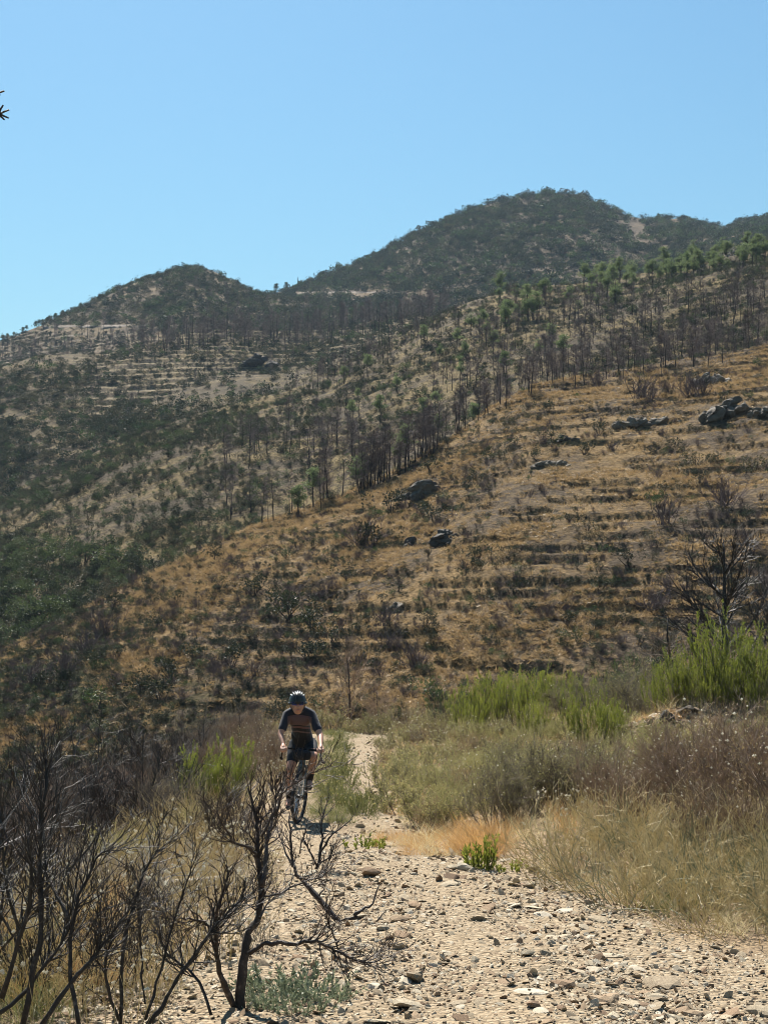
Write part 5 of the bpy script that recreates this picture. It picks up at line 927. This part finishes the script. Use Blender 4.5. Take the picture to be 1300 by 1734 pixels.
field('undergrowth', [proto('low_shape', m[1][1]) for m in (RB_[0], RR[0])], 150, (-250, 470), (14, 50), 0.4, 0.9, 'low dark undergrowth on the drop left of the track', off, 16, 'undergrowth')
field('dead_brush', [proto('brush_shape', m[0][1]) for m in (TBB[1], TG[0], TW[0])], 130, (-300, 480), (17, 52), 0.7, 1.25, 'dark tangle of dead twigs on the drop left of the track', lambda x, y, px: off(x, y, px)*(x < -2.4), 17, 'brush')

# ------------------------------------------------------------------ stones
STN = [stone(300+i, f, ICO2, 7, 0.01, 0.42) for i, f in enumerate([(1, .75, .17), (1, .8, .30), (1, .6, .13), (.9, .8, .42), (1, .9, .18), (1, .45, .20)])]
def smesh(VF, mat):
    mb = MB(); mb.add(*VF); return mb.mesh('stone', [mat])
SM = [smesh(v, M['stone']) for v in STN]+[smesh(STN[1], M['stonebrown']), smesh(STN[4], M['stonebrown'])]; PS = [[proto('stone_shape', m)] for m in SM]
HST = [(705, 1662, 44, 30, 3, 'square dark faced stone alone on the gravel near the bottom'), (683, 1705, 56, 20, 1, 'long flat stone at the bottom of the frame'), (672, 1562, 32, 18, 6, 'reddish brown stone beside the charred stick'), (625, 1484, 30, 20, 6, 'brown stone on the track above the forked stick'), (763, 1474, 26, 14, 1, 'dark stone at the track edge left of the green plant'), (788, 1474, 24, 16, 0, 'pale stone touching the green leafy plant'),
       (1120, 1668, 70, 18, 4, 'broad flat pale slab near the lower right'), (1290, 1722, 40, 18, 0, 'flat stone in the bottom right corner'), (1115, 1695, 30, 14, 2, 'thin flat stone below the broad slab'), (902, 1682, 50, 10, 2, 'thin dark slate in the lower middle'), (1035, 1620, 44, 10, 2, 'long dark slate splinter right of centre'), (890, 1620, 24, 14, 1, 'dark stone on the right half of the gravel'), (430, 1470, 30, 12, 4, 'flat stone under the burnt twigs'), (215, 1668, 40, 22, 3, 'angular stone between the thin burnt stems'), (175, 1685, 34, 20, 1, 'dark stone left of the angular one under the stems'), (120, 1720, 40, 14, 4, 'flat stone at the bottom left'), (350, 1590, 30, 14, 0, 'pale stone behind the burnt trunk')]
def ground_hit(px, py):
    y = np.linspace(5, 46, 1200); x = X(px, y); e = HY-F*gz(x, y, False)/y; i = int(np.argmin(np.abs(e-py))); return x[i], y[i]
for px, py, w, h, kd, l in HST:
    x, y = ground_hit(px, py); s = w*y/F/2/0.85; hz = h*y/F
    o = single('stone', SM[kd], (x, y, float(gz(x, y))+hz*0.30), RNG.uniform(-0.4, 0.4), (s, s, hz/2/abs(STN[min(kd, 5) if kd < 6 else 1][0][:, 2]).max()*1.0), l, 'stone'); o.rotation_euler = (RNG.normal()*0.1, RNG.normal()*0.1, RNG.uniform(-0.4, 0.4))
rng = np.random.default_rng(11); n = 230000
y = 4.5*np.exp(rng.random(n)*math.log(45/4.5)); px = rng.uniform(-250, 1550, n); x = X(px, y); keep = rng.random(n) < np.clip(track_mask(x, y)+0.5*(x < lerp(y, XW))*ss(16, 9, y)*(x > -4)+0.06, 0, 1)*(1-0.65*np.exp(-((x-lerp(y, XL))/0.28)**2)-0.65*np.exp(-((x-lerp(y, XR))/0.28)**2))*(0.4+0.6*ss(-0.25, 0.2, fbm(x*1.5, y*1.5, 6, 4)))
x, y = x[keep], y[keep]; s = 0.0068*np.exp(rng.normal(0, 0.62, len(x)))*(1+0.035*y); big = rng.random(len(x)) < 0.022; s = np.where(big, s*2.2, s); s = np.minimum(s, 0.085)
P = np.c_[x, y, gz(x, y)+s*0.1]; vis = s/y*((px[keep] > 0) & (px[keep] < 1300)); order = np.argsort(-vis); top = order[:280]; rest = order[280:]
side = lambda i: ' under the burnt shrub' if x[i]/y[i] < -0.075 else (' in mid track' if x[i]/y[i] < 0.10 else ' towards the right verge')
zy = lambda v: 'at the bottom of the frame' if v < 7.8 else ('in the middle of the open gravel' if v < 10.5 else 'on the upper track towards the cyclist')
for i in top:
    k_ = int(rng.integers(0, 8)); o = single('stone', SM[k_], P[i], 0, float(s[i]), 'loose '+('brown' if k_ > 5 else 'pale flat')+' stone '+zy(y[i])+side(i), 'stone', 'loose %s stones ' % ('brown' if k_ > 5 else 'pale')+zy(y[i])+side(i)); o.rotation_euler = (rng.normal()*0.2, rng.normal()*0.2, rng.uniform(0, 6.28))
scatter('gravel', PS, P[rest], s[rest], rng.uniform(0, 6.28, len(rest)), rng.integers(0, 8, len(rest)), 'pale broken slate gravel covering the track', rng.normal(size=(len(rest), 2))*0.5, 'gravel')
# rubble of the bank at right
n = 2600; px = rng.uniform(1060, 1420, n); y = rng.uniform(22.5, 26.5, n); x = X(px, y); s = 0.03*np.exp(rng.normal(0, 0.45, n)); scatter('rubble', PS, np.c_[x, y, gz(x, y)+s*0.15], s, rng.uniform(0, 6.28, n), rng.integers(0, 8, n), 'loose brown rubble on the face of the bank at right', rng.normal(size=(n, 2))*0.4, 'rubble')
for px, y, s, l in [(1128, 25.2, .22, 'dark undercut lump of rock at the left end of the rubble bank'), (1160, 25.4, .16, 'smaller rock right of the undercut lump on the bank')]:
    x = X(px, y); single('bank_rock', smesh(stone(333+px, (1, .8, .7), ICO3, 9, 0.02, 0.45), M['outcrop']), (x, y, float(gz(x, y))+s*0.25), px, s, l, 'rock')

# ------------------------------------------------------------------ air
hv = np.array([[x, y, z] for z in (-77, 262) for x, y in ((-1300, -200), (1300, -200), (1300, 1420), (-1300, 1420))], float)
mb = MB(); mb.add(hv, [[3, 2, 1, 0], [4, 5, 6, 7], [0, 1, 5, 4], [1, 2, 6, 5], [2, 3, 7, 6], [3, 0, 4, 7]])
hm, nt = new_mat('haze_air'); n = N(nt); pv = n('ShaderNodeVolumePrincipled', {'Color': (0.58, 0.78, 1.0, 1), 'Density': 0.00009, 'Anisotropy': 0.0}); n('ShaderNodeOutputMaterial', {'Volume': pv.outputs[0]})
tag(link('haze', mb.mesh('haze', [hm])), 'thin bluish summer haze over the hills', None, None, 'stuff')
